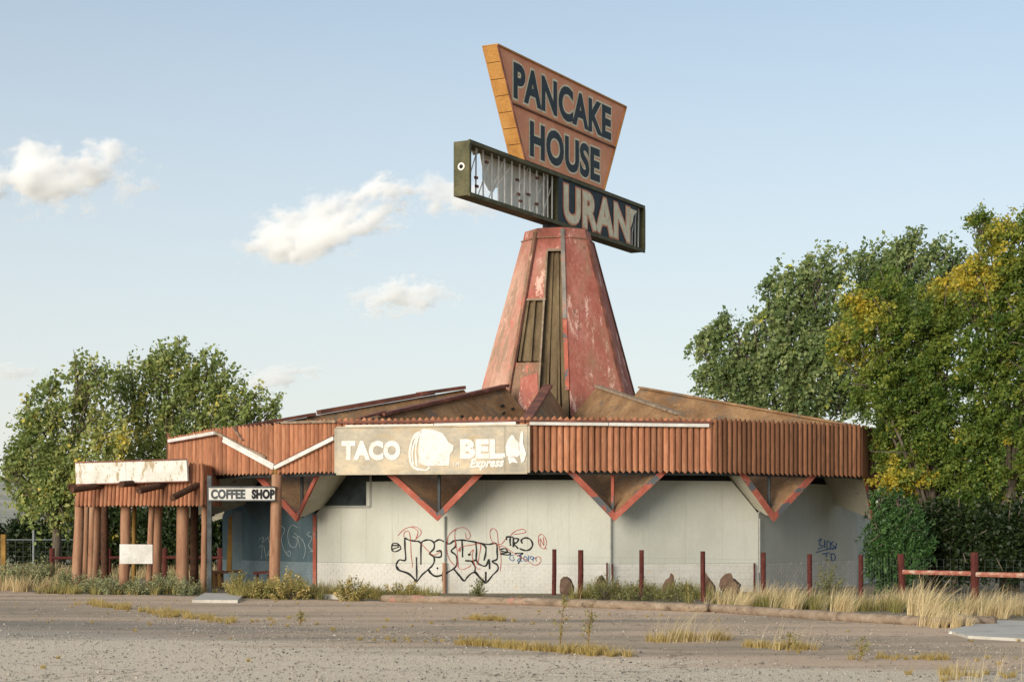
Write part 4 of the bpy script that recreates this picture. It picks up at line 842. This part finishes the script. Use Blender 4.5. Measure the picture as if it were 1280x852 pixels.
# ------------------------------------------------------------------ rocks by the wall
import bmesh
def rock(cx, cy, sx, sy, sz, seed):
    r_ = np.random.default_rng(seed); bm = bmesh.new(); bmesh.ops.create_icosphere(bm, subdivisions=2, radius=1)
    ph = r_.uniform(0, 6, 6)
    for v in bm.verts:
        c = v.co; k = 1+.22*math.sin(c.x*3+ph[0])*math.sin(c.z*2.6+ph[1])+.16*math.sin(c.y*4+ph[2]+c.x*2)
        c.x *= sx*k*(1-.35*max(0, c.z)); c.y *= sy*k; c.z = c.z*sz*k+sz*.35
        c.x += c.z*.18*math.sin(ph[3])
    vs = [v.co*1.0+Vector((cx+r_.uniform(-1,1)*sx*.13, cy+r_.uniform(-1,1)*sy*.13, r_.uniform(-1,1)*sz*.12)) for v in bm.verts]; fs = [tuple(v.index for v in f.verts) for f in bm.faces]; bm.free()
    return vs, fs
for i, (px, D, w, h, lb) in enumerate(((708, 43.3, .28, .40, 'peaked brown rock between the two leftmost red fence posts'), (751, 43.4, .22, .36, 'pointed brown rock left of the wall corner pipes'),
        (770, 43.6, .14, .27, 'small brown rock just right of the wall corner pipes'), (836, 43.2, .2, .38, 'pointed brown rock right of the third fence post'), (859, 43.3, .2, .26, 'low brown rock left of the fourth fence post'),
        (886, 43, .22, .36, 'brown rock just right of the fourth fence post'), (913, 42.6, .34, .38, 'broad brown rock in front of the wall right of the fourth fence post'))):
    q = PZ(px, D, 0); o_ = obj('rock', rock(q.x, q.y, w*.7, w*.7, h*.66, i+3), M['rock']); tag(o_, lb, 'rock', 'brown rocks set along the foot of the white wall'); o_.location.z = -.03

# ------------------------------------------------------------------ vegetation (numpy)
def mesh_np(name, co, quads, m, tint=None):
    me = bpy.data.meshes.new(name); nv, nq = len(co), len(quads); k = quads.shape[1]
    me.vertices.add(nv); me.vertices.foreach_set('co', co.astype(np.float32).ravel())
    me.loops.add(nq*k); me.polygons.add(nq)
    me.loops.foreach_set('vertex_index', quads.astype(np.int32).ravel())
    me.polygons.foreach_set('loop_start', np.arange(0, nq*k, k, dtype=np.int32))
    me.update(calc_edges=True)
    if tint is not None:
        a_ = me.attributes.new('tint', 'FLOAT', 'POINT'); a_.data.foreach_set('value', tint.astype(np.float32))
    me.materials.append(m); return me
def leaf_cloud(cen, nper, spread, size, tint0, dirs=None, aspect=.62, tintvar=.12, droop=0):
    """rhombic leaves scattered round clump centres"""
    n = len(cen)*nper; c = np.repeat(cen, nper, 0); t0 = np.repeat(tint0, nper)
    g_ = rng.normal(size=(n, 3))*np.repeat(spread, nper, 0)
    if dirs is not None:
        s = rng.uniform(-1, 1, n)[:, None]; g_ = g_*.6+np.repeat(dirs, nper, 0)*s
    pos = c+g_
    a_ = rng.normal(size=(n, 3)); a_[:, 2] -= droop; a_ /= np.linalg.norm(a_, axis=1)[:, None]
    b_ = rng.normal(size=(n, 3)); b_ -= a_*(a_*b_).sum(1)[:, None]; b_ /= np.linalg.norm(b_, axis=1)[:, None]
    s = size*rng.uniform(.45, 1.4, n)[:, None]
    v = np.stack([pos-a_*s*.5, pos+b_*s*aspect*.5, pos+a_*s*.5, pos-b_*s*aspect*.5], 1).reshape(-1, 3)
    q = np.arange(4*n).reshape(n, 4); tn = np.clip(t0+rng.normal(size=n)*tintvar, 0, 1)
    return v, q, np.repeat(tn, 4)
def add_np(name, v, q, t_, m, parent):
    off = np.array(wloc(parent)) if parent is not None else np.zeros(3)
    o = bpy.data.objects.new(name, mesh_np(name, v-off, q, m, t_)); link(o, parent); return o
def tree(name, label, cat, base, D, lobes, m, size, nclump, nper, depth=1.0, yel=None, group=None, trunk_r=.22, twig=(.16, .0, .34), cl=.28, limbs=True, tint=.42, aspect=.62):
    """lobes: (px, py, radius px) of the crown in the photograph, built round the tree's own distance"""
    bp_ = PZ(base, D, 0); T_ = thing(name, label, cat, bp_, group); sc = D/F
    tot = sum(l[2]**2 for l in lobes); cens, tn, ends = [], [], []
    for (px, py, r) in lobes:
        c = np.array(P(px, py, D)); rr = r*sc; k = max(3, int(nclump*r*r/tot)); c[1] += rng.uniform(-.5, .5)*depth*rr
        u = rng.normal(size=(k, 3)); u /= np.linalg.norm(u, axis=1)[:, None]; rad = rng.uniform(.0, 1, k)**.34*rr*rng.uniform(.75, 1.12, k)
        cc = c+u*rad[:, None]*np.array([1, depth, 1])
        t = tint+rng.normal(size=k)*.17
        if yel is not None:
            for (yx, yy, yr, ya) in yel:
                pxs = 640+cc[:, 0]/cc[:, 1]*F; pys = HZ-(cc[:, 2]-EYE)/cc[:, 1]*F
                t += 1.0*ya*np.exp(-(((pxs-yx)**2+(pys-yy)**2)/yr**2))*rng.uniform(.1, 1.5, k)
        cens.append(cc); tn.append(t); ends.append((c, rr))
    cens = np.concatenate(cens); tn = np.concatenate(tn)
    keep = cens[:, 2] > .15; cens, tn = cens[keep], tn[keep]
    dirs = np.tile(np.array(twig), (len(cens), 1))*rng.uniform(.5, 1.4, (len(cens), 1))+rng.normal(size=(len(cens), 3))*.10
    v, q, t_ = leaf_cloud(cens, nper, np.full((len(cens), 3), cl), size, tn, dirs, aspect)
    add_np('crown', v, q, t_, m, T_)
    if limbs:
        parts = []; top = Vector(bp_)+Vector((0, 0, max(.8, (max(e[0][2] for e in ends)*.28)))); mid = bp_.lerp(top, .5)+Vector((random.uniform(-.1,.1), 0, 0))
        parts.append(tube([bp_, mid, top], [trunk_r*1.25, trunk_r, trunk_r*.85], 9))
        obj('trunk', join(parts), M['bark'], T_, smooth=True); parts = []
        for c, rr in ends:
            c = Vector(c); m1 = top.lerp(c, .5)+Vector((random.uniform(-.3,.3), random.uniform(-.3,.3), random.uniform(-.1,.35)))
            parts.append(tube([top.lerp(bp_, random.uniform(.0, .4)), m1, c], [trunk_r*.36, trunk_r*.15, .018], 6))
            for _ in range(5):
                e = c+Vector(rng.normal(size=3))*rr*.6; s_ = m1.lerp(c, random.uniform(.4, 1)); parts.append(tube([s_, s_.lerp(e, .5)+Vector((0,0,.1)), e], [.03, .02, .009], 4))
        obj('limbs', join(parts), M['bark'], T_, smooth=True)
    return T_
# left cottonwoods
tree('cottonwood_tree', 'broad green cottonwood behind the portico at the left', 'tree', 215, 68, [(210,470,34),(165,490,34),(245,480,34),(280,495,32),(310,512,22),(335,516,14),(230,520,46),(180,535,44),(280,530,38),(225,445,16),(200,455,20),(260,458,18),(318,492,10),(345,512,8),(150,470,12),(165,575,40),(230,575,42)],
     M['leaf_cotton'], .18, 560, 30, .5, [(150,545,30,.5),(120,560,25,.4)], trunk_r=.2, cl=.17, tint=.42, twig=(.26,0,.46))
tree('cottonwood_tree', 'loose leaning cottonwood at the far left edge', 'tree', 70, 66, [(110,478,30),(60,480,20),(100,520,46),(50,520,30),(60,560,46),(30,560,26),(20,590,22),(80,600,46),(120,590,40),(50,625,26),(100,455,12),(122,460,12),(35,500,10),(10,585,14),(95,640,30),(130,545,30),(20,615,12),(45,612,34),(75,630,34),(110,625,34),(70,590,40)],
     M['leaf_cotton'], .18, 620, 30, .5, [(140,560,30,.5),(95,600,25,.3)], trunk_r=.17, cl=.17, tint=.45, twig=(.22,0,.40))
# low dark trees and brush behind the portico and left fence
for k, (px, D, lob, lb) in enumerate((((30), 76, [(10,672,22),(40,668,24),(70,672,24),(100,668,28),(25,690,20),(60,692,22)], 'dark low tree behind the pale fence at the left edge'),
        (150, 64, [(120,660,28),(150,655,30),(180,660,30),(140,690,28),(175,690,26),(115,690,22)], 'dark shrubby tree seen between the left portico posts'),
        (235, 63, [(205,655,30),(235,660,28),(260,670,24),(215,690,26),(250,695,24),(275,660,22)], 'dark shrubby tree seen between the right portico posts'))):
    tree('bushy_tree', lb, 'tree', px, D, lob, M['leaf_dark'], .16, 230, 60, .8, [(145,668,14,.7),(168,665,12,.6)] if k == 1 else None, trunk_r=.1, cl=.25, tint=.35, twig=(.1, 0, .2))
# right: grey-green poplars behind the building
tree('poplar_tree', 'grey green poplar with windswept tips behind the roof at the right', 'tree', 985, 74, [(895,430,22),(900,465,28),(880,440,10),(920,480,30),(955,440,34),(980,400,28),(965,375,14),(960,355,7),(1000,370,26),(1015,345,14),(1040,350,22),(1020,400,36),(985,455,42),(940,495,34),(1040,450,44),(1000,500,40),(1060,500,36),(910,410,10),(930,440,14),(975,350,6),(885,475,16),(1055,330,12),(966,345,5),(985,345,5),(1000,340,6),(1018,325,7),(1032,322,6),(888,415,6),(903,398,6),(918,412,6),(942,405,7),(955,392,8),(872,430,6)],
     M['leaf_poplar'], .20, 640, 42, .6, None, trunk_r=.35, cl=.17, tint=.45, twig=(.36, 0, .50))
tree('poplar_tree', 'dark green poplar crown rising behind the yellowing tree', 'tree', 1110, 76, [(1120,330,26),(1140,310,14),(1090,335,18),(1160,330,20),(1190,345,24),(1110,370,40),(1160,380,40),(1210,380,34),(1080,390,30),(1075,330,8),(1180,318,8),(1130,305,8),(1070,320,6),(1092,312,6),(1118,308,6),(1145,298,7),(1165,312,6),(1195,322,7),(1212,330,8)],
     M['leaf_poplar'], .20, 400, 42, .6, None, trunk_r=.35, cl=.18, tint=.36, twig=(.32, 0, .45))
# yellowing elm in front
Y = [(1070,375,24,.55),(1100,395,30,.3),(1065,400,28,.45),(1045,440,34,.35),(1200,345,32,.5),(1225,360,32,.4),(1180,350,24,.4),(1250,320,34,.3),(1130,570,30,.3),(1105,605,30,.6),(1145,610,26,.55),(1170,350,18,.6),(1250,290,30,.35),(1080,460,30,.3)]
tree('elm_tree', 'yellowing elm hanging over the right end of the building', 'tree', 1165, 46.8, [(1075,385,30),(1110,375,34),(1060,425,28),(1050,440,18),(1095,430,46),(1150,410,44),(1140,460,52),(1095,490,44),(1180,470,50),(1150,530,54),(1125,560,40),(1200,540,54),(1120,600,32),(1138,612,20),(1165,575,42),(1170,615,34),(1205,600,40),(1195,640,26),(1180,660,14),(1150,640,12),(1215,662,16),(1070,370,14),(1110,345,12),(1130,510,40),(1110,580,12),(1105,605,12),(1190,400,40),(1185,360,20)],
     M['leaf_elm'], .10, 1250, 62, .8, Y, trunk_r=.26, cl=.10, tint=.25, twig=(.16, 0, .10))
tree('elm_tree', 'tall yellow green elm at the right edge of the picture', 'tree', 1262, 46, [(1225,275,16),(1245,290,26),(1265,310,34),(1285,280,24),(1240,340,36),(1225,365,38),(1270,370,44),(1210,345,22),(1240,420,46),(1285,430,50),(1225,470,40),(1265,500,52),(1230,550,44),(1280,570,56),(1240,610,44),(1270,650,44),(1225,640,24),(1325,350,70),(1340,480,80),(1335,600,70),(1260,690,26),(1215,605,30),(1232,668,16),(1250,665,20),(1275,690,22)],
     M['leaf_elm'], .10, 1700, 56, .8, Y+[(1270,590,30,.2)], trunk_r=.22, cl=.10, tint=.27, twig=(.14, 0, .12))
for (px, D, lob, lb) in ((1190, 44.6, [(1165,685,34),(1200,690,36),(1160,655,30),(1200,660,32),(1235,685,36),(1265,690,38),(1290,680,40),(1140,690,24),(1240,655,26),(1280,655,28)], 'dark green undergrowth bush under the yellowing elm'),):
    tree('bushy_tree', lb, 'bush', px, D, lob, M['leaf_dark'], .11, 480, 60, .9, None, trunk_r=.08, cl=.17, tint=.25, twig=(.05, 0, .12), limbs=True)  # dark leaf colour also stands in for the deep shade under the elm
tree('juniper', 'dark feathery juniper beside the right end of the wall', 'shrub', 1118, 43.5, [(1120,650,22),(1105,665,22),(1130,670,26),(1110,690,26),(1140,700,24),(1120,715,28),(1095,705,14),(1150,690,16),(1112,632,10),(1130,640,12),(1100,640,8),(1098,629,8),(1095,621,6),(1122,622,7),(1092,655,8),(1145,655,10),(1090,680,8)],
     M['leaf_juniper'], .11, 620, 52, .9, None, trunk_r=.07, cl=.05, tint=.5, twig=(.10, 0, .24), aspect=.3)
# far tree line hints left so the horizon is not bare
def tufts(name, spots, m, hgt, nbl, rad, lean=(.25, 0), w=.008, tint=.5, parent=None, curve=.5, seed=0, kind='stuff'):
    """spots: array (x, y, scale). curved tapering blades of three segments"""
    spots = np.asarray(spots, float); k = len(spots); n = k*nbl
    b_ = np.repeat(spots, nbl, 0); sc = b_[:, 2]
    ang = rng.uniform(0, 2*np.pi, n); rr = np.sqrt(rng.uniform(0, 1, n))*rad*sc
    base = np.stack([b_[:, 0]+np.cos(ang)*rr, b_[:, 1]+np.sin(ang)*rr, np.zeros(n)], 1)
    h = hgt*sc*rng.uniform(.45, 1.1, n); out = np.stack([np.cos(ang), np.sin(ang)], 1)*rng.uniform(.05, curve, n)[:, None]+np.array(lean)*rng.uniform(.3, 1.4, n)[:, None]
    side = rng.uniform(0, 2*np.pi, n); sv = np.stack([np.cos(side), np.sin(side), np.zeros(n)], 1)*(w*rng.uniform(.7, 1.3, n))[:, None]*np.maximum(sc, .7)[:, None]
    lv = []
    for t in (0, .4, .75, 1):
        p = base.copy(); p[:, 0] += out[:, 0]*h*t**1.8; p[:, 1] += out[:, 1]*h*t**1.8; p[:, 2] += h*(t-.22*t*t*np.linalg.norm(out, axis=1))
        lv.append((p, 1-t*.85))
    v = np.stack([q for p, s in lv for q in (p-sv*s, p+sv*s)], 1).reshape(-1, 3)
    i0 = np.arange(n)[:, None]*8; q = np.concatenate([i0+np.array([2*s, 2*s+1, 2*s+3, 2*s+2]) for s in range(3)], 1).reshape(-1, 4)
    tn = np.clip(tint+rng.normal(size=n)*.2, 0, 1); o = add_np(name, v, q, np.repeat(tn, 8), m, parent)
    if kind: o['kind'] = kind
    return o
def gline(pts, n, jit=.3, s0=.6, s1=1.1):
    """random spots along a ground polyline given in photo pixels"""
    out = []; P3 = [PG(*p) for p in pts]
    for _ in range(n):
        k = random.randrange(len(P3)-1); p = P3[k].lerp(P3[k+1], random.random()); out.append((p.x+random.gauss(0, jit), p.y+random.gauss(0, jit), random.uniform(s0, s1)))
    return out
# weeds along the foot of wall, portico, kerb
tufts('weeds', gline([(60,741),(150,743),(250,741)], 60, .3, .3, .8)+gline([(310,747),(400,747)], 80, .25, .4, 1.2)+gline([(400,747),(540,749)], 90, .2, .35, .9), M['weed'], .45, 46, .13, (.08, 0), .009, .42, curve=.75)
tufts('weeds', gline([(735,747),(870,748)], 90, .25, .5, 1.15)+gline([(900,757),(1240,766)], 110, .35, .4, .9), M['weed'], .42, 46, .14, (.1, 0), .009, .3, curve=.8)
tufts('dry_grass', gline([(960,757),(1100,762)], 48, .5, .25, 1.0)+gline([(1090,760),(1290,768)], 60, .5, .3, 1.05)+gline([(900,757),(960,757)], 20, .3, .4, 1.1), M['straw'], .56, 42, .15, (.36, 0), .006, .6, curve=.5)
tufts('dry_grass', gline([(0,735),(80,738)], 50, .8, .6, 1.1)+gline([(-60,720),(330,722)], 160, 1.2, .6, 1.2), M['straw'], .45, 30, .15, (.1, 0), .012, .45, curve=.6)
# grass growing in the cracks of the lot
crk = gline([(110,755),(200,767)], 46, .12, .3, .7)+gline([(200,767),(280,778)], 50, .15, .25, .6)+gline([(590,774),(640,777)], 30, .07, .25, .5)+gline([(575,805),(700,815)], 60, .07, .3, .6)+gline([(700,815),(785,821)], 46, .09, .25, .6)
crk += gline([(820,802),(900,800)], 34, .12, .4, .8)+gline([(920,808),(1012,812)], 34, .1, .25, .55)+gline([(1060,823),(1190,825)], 22, .15, .15, .4)+gline([(1180,850),(1290,845)], 14, .3, .2, .6)+gline([(440,800),(560,802)], 8, .1, .15, .35)+gline([(330,775),(380,790)], 10, .3, .15, .35)
crk += [(random.uniform(-12, 12), random.uniform(20, 42), random.uniform(.08, .28)) for _ in range(120)]
tufts('cracked_asphalt_grass', crk, M['lowgrass'], .30, 42, .11, (.12, 0), .006, .5, curve=.8)
tufts('cracked_asphalt_grass', gline([(820,803),(905,802)], 8, .15, .7, 1.1)+gline([(1190,850),(1290,846)], 5, .25, .5, .9)+gline([(940,811),(1000,812)], 5, .1, .6, .9), M['straw'], .6, 14, .2, (.45, 0), .0028, .7, curve=.5)
# big feather-grass tussocks: countable things
for i, (px, py, s, lb) in enumerate(((1150, 778, 1.35, 'tallest straw feather grass tussock in front of the rail fence'), (1170, 782, .9, 'leaning straw grass tussock just right of the tallest one'), (1190, 785, .62, 'small pale grass tussock beside the concrete apron'),
        (925, 765, 1.0, 'straw grass tussock at the gap in the timber kerbs'), (985, 763, .85, 'grey green grass tussock between the fifth and sixth fence posts'), (1050, 768, 1.0, 'wide straw grass tussock left of the seventh fence post'),
        (1250, 772, .95, 'straw grass tussock at the right edge behind the concrete apron'))):
    q = PG(px, py); e = thing('feather_grass_tussock', lb, 'grass tussock', q, 'straw feather grass tussocks along the kerb')
    tufts('grass_blades', [(q.x+random.gauss(0, .13), q.y+random.gauss(0, .14), s*random.uniform(.5, 1.0)) for _ in range(7)], M['straw'], .70, 55, .13, (.42, 0), .006, .7, e, curve=.4)
# shrubs
def shrub(px, py, wpx, hpx, m, lb, name='sage_shrub', nper=60, size=.055, tint=.45):
    q = PG(px, py); sc = q.y/F; e = thing(name, lb, 'shrub', q, 'low shrubs growing round the building'); w, h = wpx*sc/2, hpx*sc
    k = int(70*max(w*h*3, .5)); u = rng.normal(size=(k, 3)); u /= np.linalg.norm(u, axis=1)[:, None]; u[:, 2] = abs(u[:, 2]); r = rng.uniform(.15, 1, k)**.5
    cc = u*r[:, None]*np.array([w, w*.8, h])*.92+np.array(q)+np.array([0, 0, .04])
    dr = u*np.array([.12, .12, .12])+np.array([.02, 0, .08]); v, qd, t_ = leaf_cloud(cc, nper, np.full((k, 3), .045), size, tint+rng.normal(size=k)*.12, dr, .4)
    add_np('foliage', v, qd, t_, m, e)
    st = [tube([q+Vector((random.uniform(-.04,.04), random.uniform(-.04,.04), 0)), q.lerp(Vector(cc[j]), .5)+Vector((0,0,.05)), Vector(cc[j])], [.012, .009, .004], 4) for j in rng.integers(0, k, 16)]
    obj('stems', join(st), M['bark'], e)
for a_ in ((18, 734, 60, 30, 'grey green sage bush at the left edge of the lot'), (54, 734, 62, 32, 'larger grey sage bush left of the portico, second from the edge'), (84, 739, 44, 20, 'low sage bush at the foot of the leftmost portico post'),
           (118, 740, 48, 19, 'sage bush between the leftmost portico posts'), (140, 743, 42, 18, 'yellowish bush in front of the dark portico post'), (205, 742, 46, 24, 'greenish bush between the middle and right portico posts'),
           (172, 743, 36, 14, 'low bush under the small white notice board'), (234, 743, 38, 20, 'brownish bush at the foot of the thick right portico post')):
    shrub(*a_[:4], M['leaf_sage'], a_[4])
for a_ in ((295, 746, 36, 26, 'straw coloured bush behind the concrete slab'), (360, 749, 64, 30, 'golden weedy bush in front of the blue wall'), (440, 751, 50, 22, 'golden green bush by the start of the timber kerb'), (500, 748, 46, 14, 'low golden bush below the graffiti'), (330, 748, 40, 20, 'low weedy bush at the foot of the single log post')):
    shrub(*a_[:4], M['weed'], a_[4], 'weedy_bush', 60, .06, .45)
for a_ in ((755, 749, 60, 25, 'green leafy bush at the wall corner'), (803, 750, 56, 22, 'green bush behind the third red fence post'), (845, 751, 50, 20, 'green bush left of the fourth fence post'), (1035, 744, 40, 38, 'thin twiggy bush against the shaded wall'), (598, 746, 14, 18, 'tiny green weed at the foot of the white wall')):
    shrub(*a_[:4], M['leaf_weedy'], a_[4], 'leafy_bush', 30, .05, .4)
# tall thin dry stalks in the lot
for i, (px, py, hpx) in enumerate(((700, 808, 62), (735, 812, 60), (375, 782, 18), (1075, 826, 26), (985, 815, 24))):
    q = PG(px, py); h = hpx*q.y/F; e = thing('dry_weed_stalk', ['tall thin dry weed stalk in the middle of the lot', 'tall reddish dry weed stalk right of the thinner one', 'short rusty weed left in the lot', 'small rusty weed stalk in the lot at the right', 'thin dry weed stalk among the pale lot grass'][i], 'weed', q, 'dry weed stalks in the lot')
    parts = [tube([q, q+Vector((.03*h, 0, h*.5)), q+Vector((.10*h, 0, h))], [.008, .006, .003], 4)]; lv = []
    for j in range(int(10+h*16)):
        z = random.uniform(.12, 1)*h; b0 = q+Vector((.10*z, 0, z)); t_ = random.uniform(0, 6.28); l = .11*(1.15-z/h)+.02
        e1 = b0+Vector((math.cos(t_)*l, math.sin(t_)*l, l*.7)); parts.append(tube([b0, e1], [.003, .0015], 3)); lv.append(list(e1)); lv.append(list(b0))
    obj('stem', join(parts), M['mustard'], e); lv = np.array(lv); v, qd, t_ = leaf_cloud(lv, 5, np.full((len(lv), 3), .02), .035, np.full(len(lv), .3), None, .5); add_np('leaves', v, qd, t_, M['weed'], e)

# ------------------------------------------------------------------ gravel and litter
def pebbles(n, region, smin, smax, m, name='gravel'):
    u = rng.uniform(0, 1, (n, 2)); y = region[2]+(region[3]-region[2])*u[:, 1]**1.15; x = (u[:, 0]*2-1)*(y*.31+.5)+0
    if region[4] is not None:
        keep = region[4](x, y, rng.uniform(0, 1, n)); x, y = x[keep], y[keep]
    n = len(x); s = rng.uniform(smin, smax, n)*rng.uniform(.5, 1, n)
    oc = np.array([[1,0,0],[0,1,0],[-1,0,0],[0,-1,0],[0,0,.8],[.2,.1,-.5]]); v = oc[None]*s[:, None, None]*rng.uniform(.6, 1.3, (n, 6, 1))
    th = rng.uniform(0, 6.28, n); c, s_ = np.cos(th), np.sin(th); vx = v[..., 0]*c[:, None]-v[..., 1]*s_[:, None]; vy = v[..., 0]*s_[:, None]+v[..., 1]*c[:, None]
    v = np.stack([vx+x[:, None], vy+y[:, None], v[..., 2]+.012], 2).reshape(-1, 3)
    t = np.array([[0,1,4],[1,2,4],[2,3,4],[3,0,4],[1,0,5],[2,1,5],[3,2,5],[0,3,5]]); q = (np.arange(n)[:, None, None]*6+t[None]).reshape(-1, 3)
    o = bpy.data.objects.new(name, mesh_np(name, v, q, m, np.repeat(rng.uniform(0, 1, n), 6))); link(o); o['kind'] = 'stuff'; return o
M['peb'] = leafmat('mixed_gravel_stone', [(0, (.09,.08,.065)), (.3, (.25,.22,.18)), (.7, (.42,.37,.30)), (1, (.58,.52,.43))], 0.0)
pebbles(16000, (0, 0, 17.5, 34, lambda x, y, r: (y+.62*x+4*np.sin(x*.9+y*.5) < 26) | (r < .16)), .008, .022, M['peb'])
pebbles(2600, (0, 0, 26, 46, None), .010, .028, M['peb'])
for i, (px, py, s) in enumerate(((1108, 779, .07), (1130, 778, .05), (1143, 780, .04), (960, 766, .05), (968, 767, .05), (1190, 792, .05), (1150, 781, .04))):
    q = PG(px, py); o_ = obj('litter', rock(q.x, q.y, s, s*.8, s*.7, 40+i), M['white']); tag(o_, 'white scrap of litter at the foot of the timber kerb', 'litter', 'white scraps of litter along the kerb')
# ------------------------------------------------------------------ clouds (world-distance volumes)
def cloudmat(seed, dens=.05):
    m = bpy.data.materials.new('cumulus'); m.use_nodes = True; t = m.node_tree
    for n in list(t.nodes): t.nodes.remove(n)
    tc = N(t, 'ShaderNodeTexCoord'); mp = N(t, 'ShaderNodeMapping'); mp.inputs['Location'].default_value = (seed*3.1, seed*1.7, seed)
    oi = tc.outputs['Object']
    ln = N(t, 'ShaderNodeVectorMath', operation='LENGTH'); t.links.new(oi, ln.inputs[0])      # 0 centre, 1 edge
    mp.inputs['Scale'].default_value = (2.4, 1.2, 1.3); t.links.new(oi, mp.inputs['Vector'])
    nz = noise(t, mp.outputs[0], 1.25, 8, .66)
    a_ = N(t, 'ShaderNodeMath', operation='MULTIPLY_ADD'); a_.inputs[1].default_value = 3.4; a_.inputs[2].default_value = -1.7; t.links.new(nz, a_.inputs[0])
    b_ = N(t, 'ShaderNodeMath', operation='SUBTRACT'); b_.inputs[0].default_value = .62; t.links.new(ln.outputs['Value'], b_.inputs[1])
    c_ = N(t, 'ShaderNodeMath', operation='ADD'); t.links.new(a_.outputs[0], c_.inputs[0]); t.links.new(b_.outputs[0], c_.inputs[1])
    mr = N(t, 'ShaderNodeMapRange'); mr.inputs[1].default_value = 0; mr.inputs[2].default_value = .22; mr.inputs[3].default_value = 0; mr.inputs[4].default_value = dens; t.links.new(c_.outputs[0], mr.inputs[0])
    vs_ = N(t, 'ShaderNodeVolumePrincipled'); vs_.inputs['Color'].default_value = (1, 1, 1, 1); vs_.inputs['Anisotropy'].default_value = -.25
    vs_.inputs['Density'].default_value = 0
    t.links.new(mr.outputs[0], vs_.inputs['Density']); o = N(t, 'ShaderNodeOutputMaterial'); t.links.new(vs_.outputs[0], o.inputs['Volume']); return m
CD = 3000.0
for i, (px, py, w, h, rot, dn, lb) in enumerate(((62, 222, 110, 44, -.05, .09, 'large white cumulus cloud at the upper left edge'), (408, 280, 112, 40, -.32, .09, 'long white cumulus cloud left of the sign cabinet'),
        (568, 245, 62, 28, .1, .06, 'faint white cloud just behind the left end of the sign cabinet'), (503, 370, 62, 24, -.1, .07, 'small oval white cloud low beside the tower'),
        (345, 472, 56, 14, -.1, .05, 'faint flat cloud just above the left trees'), (8, 466, 50, 12, 0, .04, 'faint flat cloud at the left edge above the trees'))):
    sc = CD/F; c = P(px, py, CD); me = bpy.data.meshes.new('cloud'); bm = bmesh.new(); bmesh.ops.create_icosphere(bm, subdivisions=3, radius=1.0); bm.to_mesh(me); bm.free()
    me.materials.append(cloudmat(i+1, dn)); o = bpy.data.objects.new('cloud', me); link(o); o.location = c; o.scale = (w*sc*1.34, w*sc*.32, h*sc*1.3); o.rotation_euler = (0, rot, 0); tag(o, lb, 'cloud', 'white clouds')
